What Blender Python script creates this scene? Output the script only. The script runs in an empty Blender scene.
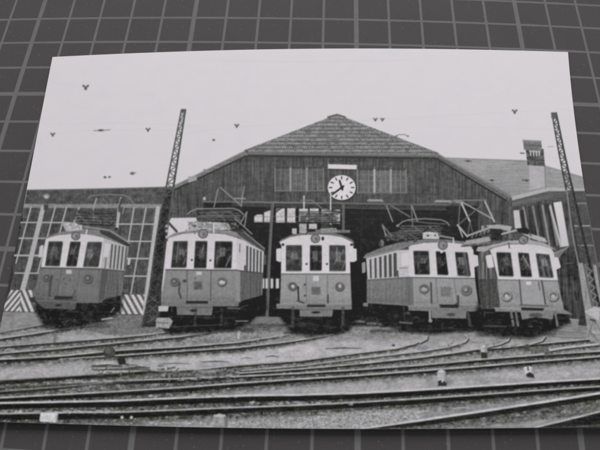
import bpy, math
import numpy as np
from mathutils import Matrix
sc = bpy.context.scene
# ------------------------------------------------------------------ camera
F, AX, AY, AZ, TX, TY, TZ, K1 = 654.1056, -0.4709750, 0.01696952, 0.03690657, 1.6100798, -3.6132535, 18.3999343, -0.03876175
def rot(a, b, c):
    ca, sa, cb, sb, cc, s2 = math.cos(a), math.sin(a), math.cos(b), math.sin(b), math.cos(c), math.sin(c)
    return np.array([[1,0,0],[0,ca,-sa],[0,sa,ca]]) @ np.array([[cb,0,sb],[0,1,0],[-sb,0,cb]]) @ np.array([[cc,-s2,0],[s2,cc,0],[0,0,1]])
R = rot(AX, AY, AZ); T = np.array([TX, TY, TZ])
Dg = np.diag([1.,-1.,-1.])
Rw = (Dg @ R @ Dg).T                       # camera-to-world rotation
Cw = Dg @ (-R.T @ T) * 0.01                # camera position, metres
cam_d = bpy.data.cameras.new('camera'); cam = bpy.data.objects.new('camera', cam_d)
sc.collection.objects.link(cam); sc.camera = cam
m4 = Matrix.Identity(4)
for i in range(3):
    for j in range(3): m4[i][j] = Rw[i, j]
    m4[i][3] = Cw[i]
cam.matrix_world = m4
cam_d.sensor_width = 36; cam_d.lens = F/600*36; cam_d.clip_start = 0.005; cam_d.clip_end = 50
cam_d.dof.use_dof = True; cam_d.dof.focus_distance = 0.185; cam_d.dof.aperture_fstop = 40
# ------------------------------------------------------------------ light (room daylight from beyond the mat)
w = bpy.data.worlds.new('World'); sc.world = w; w.use_nodes = True
w.node_tree.nodes['Background'].inputs[0].default_value = (0.95, 0.97, 1.0, 1)
w.node_tree.nodes['Background'].inputs[1].default_value = 0.30
ld = bpy.data.lights.new('window_light', 'AREA'); ld.shape = 'RECTANGLE'; ld.size = 1.9; ld.size_y = 1.5
ld.energy = 39.0; ld.color = (1.0, 0.985, 0.975)
lo = bpy.data.objects.new('window_light', ld); sc.collection.objects.link(lo)
lp = np.array([0.02, 1.55, 1.15]); lo.location = lp
from mathutils import Vector
lo.rotation_euler = Vector((-lp[0], -lp[1]-.06, -lp[2])).to_track_quat('-Z', 'Y').to_euler()
sc.view_settings.view_transform = 'Standard'; sc.view_settings.look = 'None'
sc.view_settings.exposure = 0.0; sc.view_settings.gamma = 1.0
# ------------------------------------------------------------------ mappings between grid (cm), picture and table
def ray(px, py, z):
    """table-space point (m) at height z seen at picture position px,py (600x450 units)"""
    d = np.stack([(px-300)/F, -(py-225)/F, -np.ones_like(px)], -1) @ Rw.T
    t = (z - Cw[2]) / d[..., 2]
    return Cw + d * t[..., None]
def grid_to_table(X, Y):
    Qc = np.stack([X, Y, 0*X], -1) @ R.T + T
    zc = np.maximum(Qc[..., 2], 4.0)
    u, v = Qc[..., 0]/zc, Qc[..., 1]/zc
    r2 = (u*u+v*v)*(F/375)**2
    r2c = np.where(r2 < 1, r2, 1+.3*(1-np.exp(-(np.maximum(r2, 1)-1)/.3)))
    P = ray(300+F*u*(1+K1*r2c), 225+F*v*(1+K1*r2c), 0*X)
    return P
# ------------------------------------------------------------------ material helpers
def new_mat(name):
    m = bpy.data.materials.new(name); m.use_nodes = True
    return m, m.node_tree.nodes, m.node_tree.links, m.node_tree.nodes['Principled BSDF']
def mathn(nt, op, a, b=None, c=None):
    n = nt.nodes.new('ShaderNodeMath'); n.operation = op
    for i, v in enumerate((a, b, c)):
        if v is None: continue
        if isinstance(v, (int, float)): n.inputs[i].default_value = v
        else: nt.links.new(v, n.inputs[i])
    return n.outputs[0]
def noise(nt, vec, scale, detail=3, rough=.6):
    n = nt.nodes.new('ShaderNodeTexNoise'); n.inputs['Scale'].default_value = scale
    n.inputs['Detail'].default_value = detail; n.inputs['Roughness'].default_value = rough
    nt.links.new(vec, n.inputs['Vector']); return n.outputs['Fac']
def lin(v): v = np.asarray(v, float)/255; return np.where(v <= .04045, v/12.92, ((v+.055)/1.055)**2.4)

# ------------------------------------------------------------------ the cutting mat
def mat_material():
    m, N, L, b = new_mat('cutting_mat_vinyl'); nt = m.node_tree
    uv = N.new('ShaderNodeUVMap'); uv.uv_map = 'grid'
    geo = N.new('ShaderNodeTexCoord').outputs['Object']
    sp = N.new('ShaderNodeSeparateXYZ'); L.new(uv.outputs[0], sp.inputs[0])
    def band(c, period, half):
        q = mathn(nt, 'DIVIDE', c, float(period))
        fr = mathn(nt, 'FRACT', mathn(nt, 'ADD', q, 100.5))
        d = mathn(nt, 'MULTIPLY', mathn(nt, 'ABSOLUTE', mathn(nt, 'SUBTRACT', fr, .5)), float(period))
        mr = N.new('ShaderNodeMapRange'); mr.interpolation_type = 'SMOOTHSTEP'
        L.new(d, mr.inputs[0]); mr.inputs[1].default_value = half-.018; mr.inputs[2].default_value = half+.018
        mr.inputs[3].default_value = 1; mr.inputs[4].default_value = 0
        return mr.outputs[0]
    ln = None
    for ax in (0, 1):
        for per, hw in ((1, .037), (5, .068)):
            o = band(sp.outputs[ax], per, hw)
            ln = o if ln is None else mathn(nt, 'MAXIMUM', ln, o)
    wear = mathn(nt, 'MULTIPLY_ADD', noise(nt, geo, 190, 4, .7), .55, .62)
    ln = mathn(nt, 'MULTIPLY', ln, mathn(nt, 'MINIMUM', wear, 1.0))
    mp = N.new('ShaderNodeMapping'); mp.inputs['Scale'].default_value = (1, .04, 1); mp.inputs['Rotation'].default_value = (0, 0, .6); L.new(geo, mp.inputs[0])
    scr = noise(nt, mp.outputs[0], 900, 2, .5)
    sr = N.new('ShaderNodeMapRange'); L.new(scr, sr.inputs[0]); sr.inputs[1].default_value = .66; sr.inputs[2].default_value = .78; sr.inputs[4].default_value = .10
    dst = noise(nt, geo, 1500, 0, .5)
    dr_ = N.new('ShaderNodeMapRange'); L.new(dst, dr_.inputs[0]); dr_.inputs[1].default_value = .74; dr_.inputs[2].default_value = .80; dr_.inputs[4].default_value = .35
    ln = mathn(nt, 'MINIMUM', mathn(nt, 'ADD', ln, mathn(nt, 'ADD', sr.outputs[0], dr_.outputs[0])), 1.0)
    spk = noise(nt, geo, 2600, 2, .8)
    cl = noise(nt, geo, 60, 4, .6)
    tone = mathn(nt, 'ADD', mathn(nt, 'MULTIPLY_ADD', spk, .036, -.018), mathn(nt, 'MULTIPLY_ADD', cl, .024, -.012))
    base = N.new('ShaderNodeMix'); base.data_type = 'RGBA'
    base.inputs[6].default_value = (MAT_D*1.05, MAT_D*.975, MAT_D*.985, 1)
    base.inputs[7].default_value = (MAT_L*1.0, MAT_L*.99, MAT_L*1.01, 1)
    L.new(ln, base.inputs[0])
    hv = N.new('ShaderNodeHueSaturation')
    L.new(base.outputs[2], hv.inputs['Color']); L.new(mathn(nt, 'ADD', mathn(nt, 'MULTIPLY', tone, 9), 1), hv.inputs['Value'])
    L.new(hv.outputs[0], b.inputs['Base Color'])
    b.inputs['Roughness'].default_value = .7; b.inputs['Specular IOR Level'].default_value = .18
    bp = N.new('ShaderNodeBump'); bp.inputs['Strength'].default_value = .25; bp.inputs['Distance'].default_value = .00008
    L.new(spk, bp.inputs['Height']); L.new(bp.outputs[0], b.inputs['Normal'])
    return m
MAT_D, MAT_L = .068, .175
gx, gy = np.meshgrid(np.arange(-26, 24.01, .5), np.arange(-14, 16.01, .5))
P = grid_to_table(gx, gy)
ny, nx = gx.shape
verts = P.reshape(-1, 3).tolist(); faces = []
for a in range(ny-1):
    for c in range(nx-1):
        i = a*nx+c; faces.append((i+nx, i+nx+1, i+1, i))
nb = len(verts)
rim = [c for c in range(nx)] + [a*nx+nx-1 for a in range(1, ny)] + [(ny-1)*nx+c for c in range(nx-2, -1, -1)] + [a*nx for a in range(ny-2, 0, -1)]
for i in rim: verts.append((verts[i][0], verts[i][1], -.003))
for k in range(len(rim)):
    k2 = (k+1) % len(rim); faces.append((rim[k], rim[k2], nb+k2, nb+k))
me = bpy.data.meshes.new('cutting_mat'); me.from_pydata(verts, [], faces)
uvl = me.uv_layers.new(name='grid')
gu = np.concatenate([np.stack([gx.ravel(), gy.ravel()], -1), [(gx.ravel()[i], gy.ravel()[i]) for i in rim]])
li = np.zeros(len(me.loops), int); me.loops.foreach_get('vertex_index', li)
uvl.data.foreach_set('uv', gu[li].ravel())
me.materials.append(mat_material()); me.update()
mat = bpy.data.objects.new('cutting_mat', me); sc.collection.objects.link(mat)
mat['label'] = 'dark grey cutting mat with pale centimetre grid lines beneath the photograph'; mat['category'] = 'cutting mat'
m, N, L, b = new_mat('table_wood'); nt = m.node_tree
co = N.new('ShaderNodeTexCoord').outputs['Object']; nz = noise(nt, co, 30)
cr = N.new('ShaderNodeValToRGB'); L.new(nz, cr.inputs[0]); cr.color_ramp.elements[0].color = (.20, .13, .08, 1); cr.color_ramp.elements[1].color = (.32, .22, .14, 1)
L.new(cr.outputs[0], b.inputs['Base Color'])
tm = bpy.data.meshes.new('tabletop'); s_ = 1.2
tm.from_pydata([(-s_, -s_, -.0035), (s_, -s_, -.0035), (s_, s_, -.0035), (-s_, s_, -.0035)], [], [(0, 1, 2, 3)]); tm.materials.append(m)
to = bpy.data.objects.new('tabletop', tm); sc.collection.objects.link(to); to['kind'] = 'structure'

# ================================================================== THE PRINT: ink layer drawn shape by shape
S = 3; X0, Y0, X1, Y1 = -28, 42, 622, 436
W, H = (X1-X0)*S, (Y1-Y0)*S
rng = np.random.default_rng(7)
def up(a, h, w):
    ys = np.linspace(0, a.shape[0]-1.001, h); xs = np.linspace(0, a.shape[1]-1.001, w)
    yi, xi = ys.astype(int), xs.astype(int)
    fy, fx = ys-yi, xs-xi; fy, fx = fy*fy*(3-2*fy), fx*fx*(3-2*fx)
    r = a[yi]*(1-fy)[:, None] + a[yi+1]*fy[:, None]
    return r[:, xi]*(1-fx) + r[:, xi+1]*fx
def nf(sx, sy, octv=2):
    o = np.zeros((H, W)); amp = 1
    for k in range(octv):
        hh, ww = int((Y1-Y0)/sy)+3, int((X1-X0)/sx)+3
        o += amp*up(rng.standard_normal((hh, ww)), H, W); amp *= .6; sx = max(sx/2, .4); sy = max(sy/2, .4)
    return (o/o.std()).astype(np.float32)
NZ = dict(g1=nf(.7, .7, 1), g2=nf(1.3, 1.2), g4=nf(4, 3, 3), g12=nf(14, 9, 3), vs=nf(1.2, 22, 2), hs=nf(9, .8, 2), gr=nf(2.2, 1.0, 2), vw=nf(4, 30, 2), hb=nf(30, 2.2, 2))
C = np.full((H, W), 205., np.float32); ID = np.zeros((H, W), np.int16)
parts = [dict(name='sky', parent=None, label=None, group=None)]
def part(name, parent=None, label=None, group=None):
    parts.append(dict(name=name, parent=parent, label=label, group=group)); return len(parts)-1
def fill(bb, alpha_fn, tone, pid=None, op=1., tex=None):
    xa = max(int((bb[0]-X0-2)*S), 0); xb = min(int((bb[2]-X0+2)*S)+1, W)
    ya = max(int((bb[1]-Y0-2)*S), 0); yb = min(int((bb[3]-Y0+2)*S)+1, H)
    if xb <= xa or yb <= ya: return
    xx, yy = np.meshgrid((np.arange(xa, xb)+.5)/S+X0, (np.arange(ya, yb)+.5)/S+Y0)
    al = alpha_fn(xx, yy)
    t = tone(xx, yy) if callable(tone) else tone
    if tex:
        t = t + sum(NZ[k][ya:yb, xa:xb]*v for k, v in tex.items())
    a = al*op
    C[ya:yb, xa:xb] = C[ya:yb, xa:xb]*(1-a) + t*a
    if pid is not None: ID[ya:yb, xa:xb][al > .5] = pid
def segd(x, y, p, q):
    dx, dy = q[0]-p[0], q[1]-p[1]; l = dx*dx+dy*dy+1e-9
    t = np.clip(((x-p[0])*dx+(y-p[1])*dy)/l, 0, 1)
    return np.hypot(x-p[0]-t*dx, y-p[1]-t*dy), t
def poly(pts, tone, pid=None, soft=.8, op=1., tex=None, grow=0.):
    pts = [tuple(p) for p in pts]; a = np.array(pts)
    def f(x, y):
        ins = np.zeros(x.shape, bool); d = np.full(x.shape, 1e9)
        for p, q in zip(pts, pts[1:]+pts[:1]):
            d = np.minimum(d, segd(x, y, p, q)[0])
            if p[1] != q[1]:
                c = ((p[1] > y) != (q[1] > y)) & (x < (q[0]-p[0])*(y-p[1])/(q[1]-p[1])+p[0]); ins ^= c
        sd = np.where(ins, -d, d)-grow
        return np.clip(.5-sd/soft, 0, 1)
    fill((a[:, 0].min()-grow, a[:, 1].min()-grow, a[:, 0].max()+grow, a[:, 1].max()+grow), f, tone, pid, op, tex)
def rpoly(pts, r, tone, pid=None, **k):          # polygon with rounded corners
    a = np.array(pts, float); c = a.mean(0)
    d = a-c; n = np.maximum(np.abs(d), 1e-6)
    poly(c+d*(1-r/n.clip(r+.1)), tone, pid, grow=r, **k)
def line(pts, wd, tone, pid=None, soft=.7, op=1., tex=None):
    a = np.array(pts, float); ws = wd if isinstance(wd, (list, tuple)) else [wd]*len(pts)
    def f(x, y):
        o = np.zeros(x.shape)
        for i in range(len(pts)-1):
            d, t = segd(x, y, pts[i], pts[i+1]); wv = ws[i]*(1-t)+ws[i+1]*t
            o = np.maximum(o, np.clip((wv/2+soft/2-d)/soft, 0, 1)*np.minimum(1, wv/soft))
        return o
    m_ = max(ws)/2
    fill((a[:, 0].min()-m_, a[:, 1].min()-m_, a[:, 0].max()+m_, a[:, 1].max()+m_), f, tone, pid, op, tex)
def ell(cx, cy, rx, ry, tone, pid=None, soft=.8, op=1., tex=None):
    def f(x, y):
        q = np.hypot((x-cx)/rx, (y-cy)/ry); return np.clip(.5-(q-1)*min(rx, ry)/soft, 0, 1)
    fill((cx-rx, cy-ry, cx+rx, cy+ry), f, tone, pid, op, tex)
def rect(x0, y0, x1, y1, *a, **k): poly([(x0, y0), (x1, y0), (x1, y1), (x0, y1)], *a, **k)
def lerp(p, q, t): return (p[0]+(q[0]-p[0])*t, p[1]+(q[1]-p[1])*t)
def quadpt(q, u, v): return lerp(lerp(q[0], q[1], u), lerp(q[3], q[2], u), v)   # q = tl,tr,br,bl
def clutter(x0, y0, x1, y1, n, t0, t1, wd=.9, seed=1, mx=7):
    r = np.random.default_rng(seed)
    for _ in range(n):
        x, y = r.uniform(x0, x1), r.uniform(y0, y1); a = r.choice([0, 0, .2, -.4, 1.2, 1.57, 2.2]); l = r.uniform(1.5, mx)
        line([(x, y), (min(x+l*math.cos(a), x1+1), y+l*math.sin(a)*.6)], r.uniform(.5, wd), r.uniform(t0, t1), op=.85)
def folded(x0, x1, y0, y1, seed, lo=98, hi=140, tilt=0.):
    """a lowered pantograph: long thin tubes over dark gaps, crossing arms, springs and insulators"""
    r = np.random.default_rng(seed); h = y1-y0
    for k, v in enumerate((.05, .3, .5, .72, .95)):
        y = y0+h*v; a, b_ = x0+r.uniform(0, 4), x1-r.uniform(0, 4)
        line([(a, y+.9), (b_, y+.9+tilt)], 1.0, 52, op=.8); line([(a, y), ((a+b_)/2, y-r.uniform(-.4, .6)+tilt/2), (b_, y+tilt)], .75, r.uniform(lo, hi), op=.9)
    clutter(x0, y0+1, x1-4, y1-.5, int((x1-x0)*.75), 40, hi-14, .9, seed+7, 6)
    n = 3
    for k in range(n):
        xa, xb = x0+(x1-x0)*k/n+1, x0+(x1-x0)*(k+1)/n-1
        line([(xa, y0+h*.1), (xb, y1)], .7, r.uniform(lo, hi), op=.8); line([(xb, y0+h*.15), (xa, y1)], .7, r.uniform(lo-20, hi-20), op=.7)
    for k in range(4):
        x = x0+(x1-x0)*(k+.5)/4; ell(x, y1-.2, 1.5, 1.6, 58, op=.9); ell(x-.3, y1-.6, .8, .7, hi+14, op=.8)
    for k in range(9): x = x0+(x1-x0)*(.32+k*.03); line([(x, y0+h*.42), (x+.4, y0+h*.58)], .5, hi, op=.7)
BH = lambda x, y: 0

# ---- sky
fill((X0, Y0, X1, 260), lambda x, y: np.ones(x.shape), lambda x, y: 206+2.5*np.clip((x-100)/450, 0, 1)-1.0*np.clip((130-y)/80, 0, 1), 0, tex=dict(g12=.25))
# wires
for p in ([(46, 124.5), (120, 123), (205, 126)], [(430, 126.5), (490, 127.5), (552, 129)], [(52, 82), (70, 84), (86, 88)], [(58, 98), (75, 105), (92, 110)], [(160, 166), (176, 163)], [(52, 134), (86, 131), (102, 130.4), (148, 129.6), (180, 131)], [(186, 133), (237, 127), (320, 122), (376, 120), (446, 116), (514, 112), (569, 109)], [(200, 60), (300, 62), (420, 60)]):
    line(p, .6, 188, op=.42)
ins_g = 'insulators hanging in the sky'
def insulator(x, y, s, kind=0):
    p = part('insulator', label=None, group=ins_g)
    if kind == 0:
        line([(x-s, y-s*.8), (x, y+.2)], s*.6, 112, p); line([(x+s, y-s*.8), (x, y+.2)], s*.6, 112, p)
        ell(x, y+s*.3, s*.55, s*.7, 95, p); ell(x-s*.75, y-s*.6, s*.5, s*.4, 105, p); ell(x+s*.75, y-s*.6, s*.5, s*.4, 105, p)
    elif kind == 1:
        line([(x-s, y+.4), (x+s, y-.4)], .9, 130, p); ell(x-s*.1, y, s*.35, 1.1, 95, p)
    else:
        ell(x, y, s, s*.7, 105, p)
for a in ((85.7, 87.6, 2.6), (52.7, 134.8, 1.9), (148, 130, 1.9), (236.8, 126, 1.9), (375.4, 119.8, 1.7), (382.4, 119.8, 1.7), (514.7, 111.8, 2.2)): insulator(*a)
insulator(101.7, 130.3, 8, 1)
insulator(105, 177.2, 1.6, 2); insulator(109.5, 177, 1.3, 2); insulator(132.4, 173.4, 2.2, 2); insulator(213.7, 140, 1.5, 2); insulator(204.7, 170, 1.2, 2)
line([(130, 174), (136, 172.6)], .8, 130)
line([(396, 136), (399, 134.6), (405, 134.6), (408, 136.4)], .9, 130); ell(396.5, 136, 1, .8, 115); ell(408, 136.2, 1, .8, 115)

# ---- annex on the right with its own roof and chimney
annex = part('annex_building', label='wooden annex with a pale tiled roof at the right of the shed')
aroof = part('roof', annex)
poly([(443, 157.5), (525, 160.5), (545, 166), (583, 177), (586, 191), (548, 190), (511, 198), (508, 200)], lambda x, y: 150+6*np.sin((y-.02*x)*2.9)+3*np.sin(x*2.3+y), aroof, tex=dict(hs=4, g2=3, g12=2))
line([(443, 158), (525, 160.7), (530, 162)], 1, 135); line([(545, 166), (584, 177.5)], 1, 140)
for i in range(9): line([(455+i*5, 165+i*3.4), (530, 166.5+i*3.1)], .6, 150, op=.5); line([(548, 171+i*2.1), (583, 180+i*1.3)], .6, 150, op=.4)
for x, y, s in ((468, 160.7, 3), (492, 180, 1.8), (526.7, 180.2, 4.5)): line([(x-s, y), (x+s, y+.2)], 1.1, 100); ell(x, y+.4, 1.3, 1, 80)
chim = part('chimney', annex)
poly([(529, 160), (544, 162), (545.5, 187), (529.5, 190)], 172, chim, tex=dict(g4=3)); line([(544.6, 164), (545.6, 187)], 1, 130)
poly([(525.5, 148), (543.5, 149), (545, 166.5), (527.5, 165)], 92, chim, tex=dict(g4=12, g2=8))
poly([(522.8, 140), (541.2, 141), (542, 150.5), (524, 150)], 118, chim, tex=dict(g2=7, hs=6)); line([(523, 140.3), (541, 141.2)], 1.2, 140); line([(524, 145), (541.5, 146)], .8, 85)
for i in range(4): line([(530.5+i*2.9, 151.4), (530.8+i*2.9, 155.6)], 1.1, 205)
line([(529.5, 151), (540, 151.4)], .9, 195); line([(528, 159), (544, 161)], 1, 70); line([(520.5, 153), (524, 153.3)], 1.3, 105); line([(548, 146.8), (553, 146.5)], .7, 150)
# wall of annex, down behind the last tram
awall = part('wall', annex)
poly([(478, 199), (511, 197), (548, 191), (587, 190), (612, 345), (560, 345), (478, 300)], 88, awall, tex=dict(vs=6, g4=4))
poly([(498, 200.8), (511, 197), (548, 187.6), (585, 188.8), (586, 191), (548, 191.3), (499, 204)], 172, part('eave', annex), tex=dict(g2=3))
poly([(499, 204), (548, 191.5), (586, 191.2), (588, 200.5), (560, 200), (548, 199.5), (520, 206), (502, 209)], lambda x, y: 94+8*np.clip((560-x)/60, 0, 1), tex=dict(hs=5, g2=4))
poly([(499, 205), (548, 195), (549, 197.5), (502, 208)], 118, op=.5)
poly([(521, 208), (553, 202), (566, 247), (528, 245)], 78, awall, tex=dict(vs=8))
for i, (x, t) in enumerate(((523.5, 138), (529, 66), (533, 128), (538, 62), (542.5, 140), (547.5, 64), (550.4, 132))): line([(x, 208-.1*(x-520)), (x+7, 245)], 2.2, t, tex=dict(g2=4))
poly([(513.3, 210.5), (519, 210), (521.5, 228.5), (515, 228.5)], 190, part('post', annex), tex=dict(g2=4)); poly([(520, 210), (523.5, 210), (526, 230), (522.5, 230)], 62)
poly([(548.8, 206), (551, 205.5), (562.5, 247), (559.8, 247)], 178, awall); poly([(551.4, 204), (553.4, 203.6), (564, 246), (562.4, 246)], 66)
poly([(553.3, 202.6), (561.5, 201.4), (569, 246), (562, 247)], lambda x, y: 208-.3*(y-200), part('panel', annex), tex=dict(g2=2))
poly([(550, 254), (568, 247), (561, 255), (556, 262)], 122, part('canopy', annex), tex=dict(g2=4)); line([(552, 254.5), (568.5, 247.2)], 1, 150)
poly([(556, 262), (569, 247), (577, 247), (590, 345), (566, 335), (560, 290)], 72, awall, tex=dict(vs=9, g4=5))
line([(566, 263), (573, 263.3)], .8, 112); line([(566, 280), (572, 330)], 2, 96, op=.6); line([(572, 278), (578, 322)], 3, 104, op=.5, tex=dict(g2=6)); line([(575, 292), (576.5, 300)], 1.6, 60)
# lattice door on the right edge
rdoor = part('lattice_door', annex)
poly([(570, 200), (588, 200), (600, 264), (580, 264)], 88, rdoor, tex=dict(g4=4, vs=3))
poly([(575, 200), (588, 200), (620, 350), (596, 350), (580, 264)], 90, rdoor, tex=dict(g4=4, vs=3))
for y, xa, xb, t in ((203.4, 575, 587.5, 140), (225.8, 575, 591.5, 165), (245.4, 577, 595.5, 140), (264.5, 580, 599, 110)): line([(xa, y), (xb, y)], 1.2, t)
line([(586.5, 203), (591.5, 226), (600, 262)], 1, 118)
poly([(593, 265), (624, 265), (624, 350), (604, 350), (600, 312)], 150, part('pale_wall', annex), tex=dict(g4=5, g12=5))

# ---- main shed
shed = part('tram_shed', label='dark wooden tram shed with a tiled half hip roof and a round clock')
wall = part('wall', shed)
poly([(245, 153), (438, 155), (512, 198), (512, 225), (478, 232), (446, 206), (203, 206), (203, 222), (165, 222), (166, 189)], lambda x, y: 87+4*np.sin(x*1.9)+np.where(y < 162, -8, 0), wall, tex=dict(vs=6, g4=4, g2=3))
poly([(486, 200), (508, 200), (512, 240), (478, 240), (478, 200)], 86, wall, tex=dict(vs=8, g4=4))
poly([(203, 204), (446, 206), (478, 206), (482, 240), (482, 330), (240, 332), (203, 250)], 51, part('doorway', shed), tex=dict(g4=3.5, g2=3))
for x_ in (362, 381, 402, 431): line([(x_, 210), (x_-1, 250)], 1.4, 68, op=.5)
for y_ in (213, 219): line([(350, y_), (444, y_+1)], 1.1, 66, op=.5)
line([(348, 226), (352, 262)], 1.2, 64, op=.5); line([(247, 208), (252, 300)], 1.3, 66, op=.4); line([(258, 224), (258, 276)], 1.1, 64, op=.5)
poly([(446, 206), (478, 206), (480, 235), (447, 235)], 58, op=.6, tex=dict(g4=4)); 
poly([(478, 200), (486, 200), (490, 228), (478, 232)], 84, tex=dict(vs=8))
# roof
roof = part('tiled_roof', shed)
def rtone(x, y):
    ph = (y-116)/3.75; fr = ph-np.floor(ph)
    t = 140-46*np.clip((fr-.55)/.4, 0, 1)+20*np.clip(1-fr*3, 0, 1)
    return t-12+9*np.sin((x+np.floor(ph)*1.3)*2.6)
poly([(246, 150.6), (337, 115), (437.5, 153.5), (436, 156), (246, 153.5)], rtone, roof, tex=dict(g2=6, g4=4))
rt = np.random.default_rng(12)
for _ in range(420):
    y = 118+36*rt.uniform()**.7; hw = (y-116)*2.45; x = 339+rt.uniform(-1, 1)*hw; row = 116+3.75*round((y-116)/3.75)
    line([(x, row+.9), (x+rt.uniform(1, 2.6), row+1)], 1.3, rt.choice([84, 92, 148, 156]), op=rt.uniform(.2, .6))
line([(246, 150.4), (337, 115.2)], 1.7, 124, roof, tex=dict(g2=14)); line([(337, 115.2), (438, 153.6)], 1.9, 120, roof, tex=dict(g2=14))
line([(328, 117), (337, 114.6), (345, 117)], 1.6, 95)
line([(245, 153.6), (437, 156)], 2.2, 112, part('gutter', shed)); line([(246, 155.8), (438, 158.4)], 2.2, 62, tex=dict(g2=5)); ell(246, 151.6, 2, 2, 85)
ver = part('verge_board', shed); ver2 = part('verge_board', shed)
poly([(245, 150.5), (248, 155.5), (170, 192), (168, 188.5)], lambda x, y: 118, ver, tex=dict(g2=5, hs=5)); line([(246, 156), (170, 192)], 1.6, 60); line([(245, 151), (170, 188)], 1, 138)
poly([(436, 153), (511, 195.5), (508.5, 200.8), (436, 158)], 116, ver2, tex=dict(g2=5, hs=4)); line([(437, 158.6), (506, 200.5)], 1.8, 58); line([(438, 153.8), (511, 195.4)], 1, 134); line([(438, 156.6), (508, 198.2)], .8, 80)
poly([(188, 176.5), (196.5, 176), (197, 180), (188.5, 183)], 158, part('chimney', shed), tex=dict(g2=4))
# plank seams and beams
for i in range(100):
    x = 172+i*3.4; 
    if 272 < x < 409: continue
    yt = max(160, 190-(x-172)*.52+3, 160+(x-440)*.6)
    line([(x, yt), (x, 204)], .5, 74, op=.35 if 200 < x < 470 else .2)
line([(254, 190.8), (324, 192), (440, 194.5)], 1.2, 76, op=.8); line([(250, 166.3), (440, 168.5)], .8, 78, op=.5)
# boarded windows
for (a, b_, y0, y1, posts, t) in ((275, 324.5, 167, 190.8, (275, 290.4, 306.8, 323.3), 112), (357, 406.5, 168.6, 192.8, (357.4, 374.4, 390.8, 406), 114)):
    for k in range(3):
        wn = part('window', shed, group='boarded windows of the shed')
        x0, x1 = posts[k]+.8, posts[k+1]-.8
        rect(x0, y0+.5, x1, y1-.5, t-12+6*(k == 1), wn, tex=dict(vs=4, g2=4, g4=4)); line([(x0, y0+1.2), (x1, y0+1.2)], 1.2, 66, op=.8); line([(x0+.6, y0+1), (x0+.6, y1-1)], 1, 74, op=.7)
        n = 3
        for j in range(1, n): line([(x0+(x1-x0)*j/n, y0+1), (x0+(x1-x0)*j/n, y1-1)], .7, t+26, op=.7)
        if a > 330:
            for j in range(1, 4): line([(x0, y0+(y1-y0)*j/4), (x1, y0+(y1-y0)*j/4)], .7, t+16, op=.6)
    for k, px in enumerate(posts): line([(px, y0), (px+.1, y1)], 2.4 if k in (1, 2) else 1.4, {1: 150, 2: 142}.get(k, 130) if a < 330 else {1: 170, 2: 156}.get(k, 134), op=.95)
    line([(a, y0), (b_, y0)], .9, 74); line([(a, y1), (b_, y1)], 1.1, 122)
# lintel
lint = part('lintel', shed)
poly([(203, 201.6), (322, 203), (446, 204.5), (446, 210), (322, 208), (203, 206)], 74, lint, tex=dict(g2=4, hs=3)); line([(203, 201.8), (322, 203), (446, 204.8)], 1.2, 116); line([(250, 202), (322, 203.2)], 1.4, 124)
line([(322, 207.8), (446, 209.8)], 1, 98, op=.6)
sign = part('sign_board', shed); poly([(328, 164.1), (356.7, 165), (356.6, 169.4), (328, 168.6)], 208, sign, tex=dict(g2=3)); line([(328, 169.5), (356.5, 170.3)], .9, 62)
for x0, x1, y in ((366.5, 384, 200.4), (434, 453, 201.3)):
    lm = part('lamp', shed, group='lamps under the lintel'); poly([(x0+2, y-1.3), (x1-2, y-1), (x1, y+1.2), (x0, y+1)], 152, lm, tex=dict(g2=3)); line([(x0+4, y+2), (x1-5, y+2.2)], 1.4, 92)
# clock
ck = part('clock', shed, label='round white station clock on the shed wall')
ell(342, 188.2, 14.9, 13.4, 58); ell(341.7, 187.6, 14, 12.5, 214, ck, tex=dict(g2=3))
for k in range(12):
    a = math.radians(k*30); ca, sa = math.sin(a), -math.cos(a)
    line([(341.7+ca*9.8, 187.6+sa*8.8), (341.7+ca*12.2, 187.6+sa*10.9)], 1.15, 62)
hd = part('clock_hand', None); parts[hd]['parent'] = ck
line([(342.4, 189.6), (339.6, 180.8)], [2.0, 1.9], 52, hd); line([(343.4, 186.2), (332.2, 194.6)], [1.9, 1.6], 52, hd); ell(342, 187.6, 1.5, 1.5, 50, hd)
# far windows inside
for a in ((254.2, 214.5, 262.8, 222.2), (264, 210.5, 272, 222.2), (276, 208.4, 284.8, 222.6), (287, 208.2, 295.4, 222.6), (299, 208.6, 308, 222), (309.7, 208.4, 318.8, 222.6), (321.4, 208.6, 331.6, 223.4), (333, 209.6, 340, 223.6)):
    wn = part('window', shed, group='bright far windows seen through the doorway'); rect(*a, 192, wn, soft=1, tex=dict(g2=8, g4=6))
poly([(253.5, 217), (253.5, 211), (262, 211)], 52); poly([(262, 213), (262, 209), (273, 209)], 55); poly([(276, 209), (283, 208), (276, 213)], 60, op=.7)
for y in (216.5, 221): line([(254, y), (341, y+.6)], .7, 120, op=.6)
poly([(318, 206), (341, 214), (341, 212), (322, 206)], 60)
# pillars
pl_ = part('pillar', shed, group='steel pillars in the doorway'); line([(272.4, 204), (269, 262), (267, 316)], 3, 102, pl_, tex=dict(g2=4)); line([(273.2, 204), (270, 262), (268, 316)], .8, 130, op=.6)
pl_ = part('pillar', shed, group='steel pillars in the doorway'); line([(343.4, 205), (343.4, 231)], 2.8, 104, pl_, tex=dict(g2=4))
for a, b_ in ((261.4, 264.4), (265.4, 267.8), (270.6, 273.2), (275.8, 279)): rect(a, 278.6, b_, 288.4, 195, part('picket', shed), soft=1)
# white patch of sky beside the mast
poly([(171, 218), (196, 217.6), (198, 224), (190, 231), (176, 232), (167, 245), (166, 258), (161, 258), (165, 230)], 202, part('gap', shed), tex=dict(g2=3))

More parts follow.
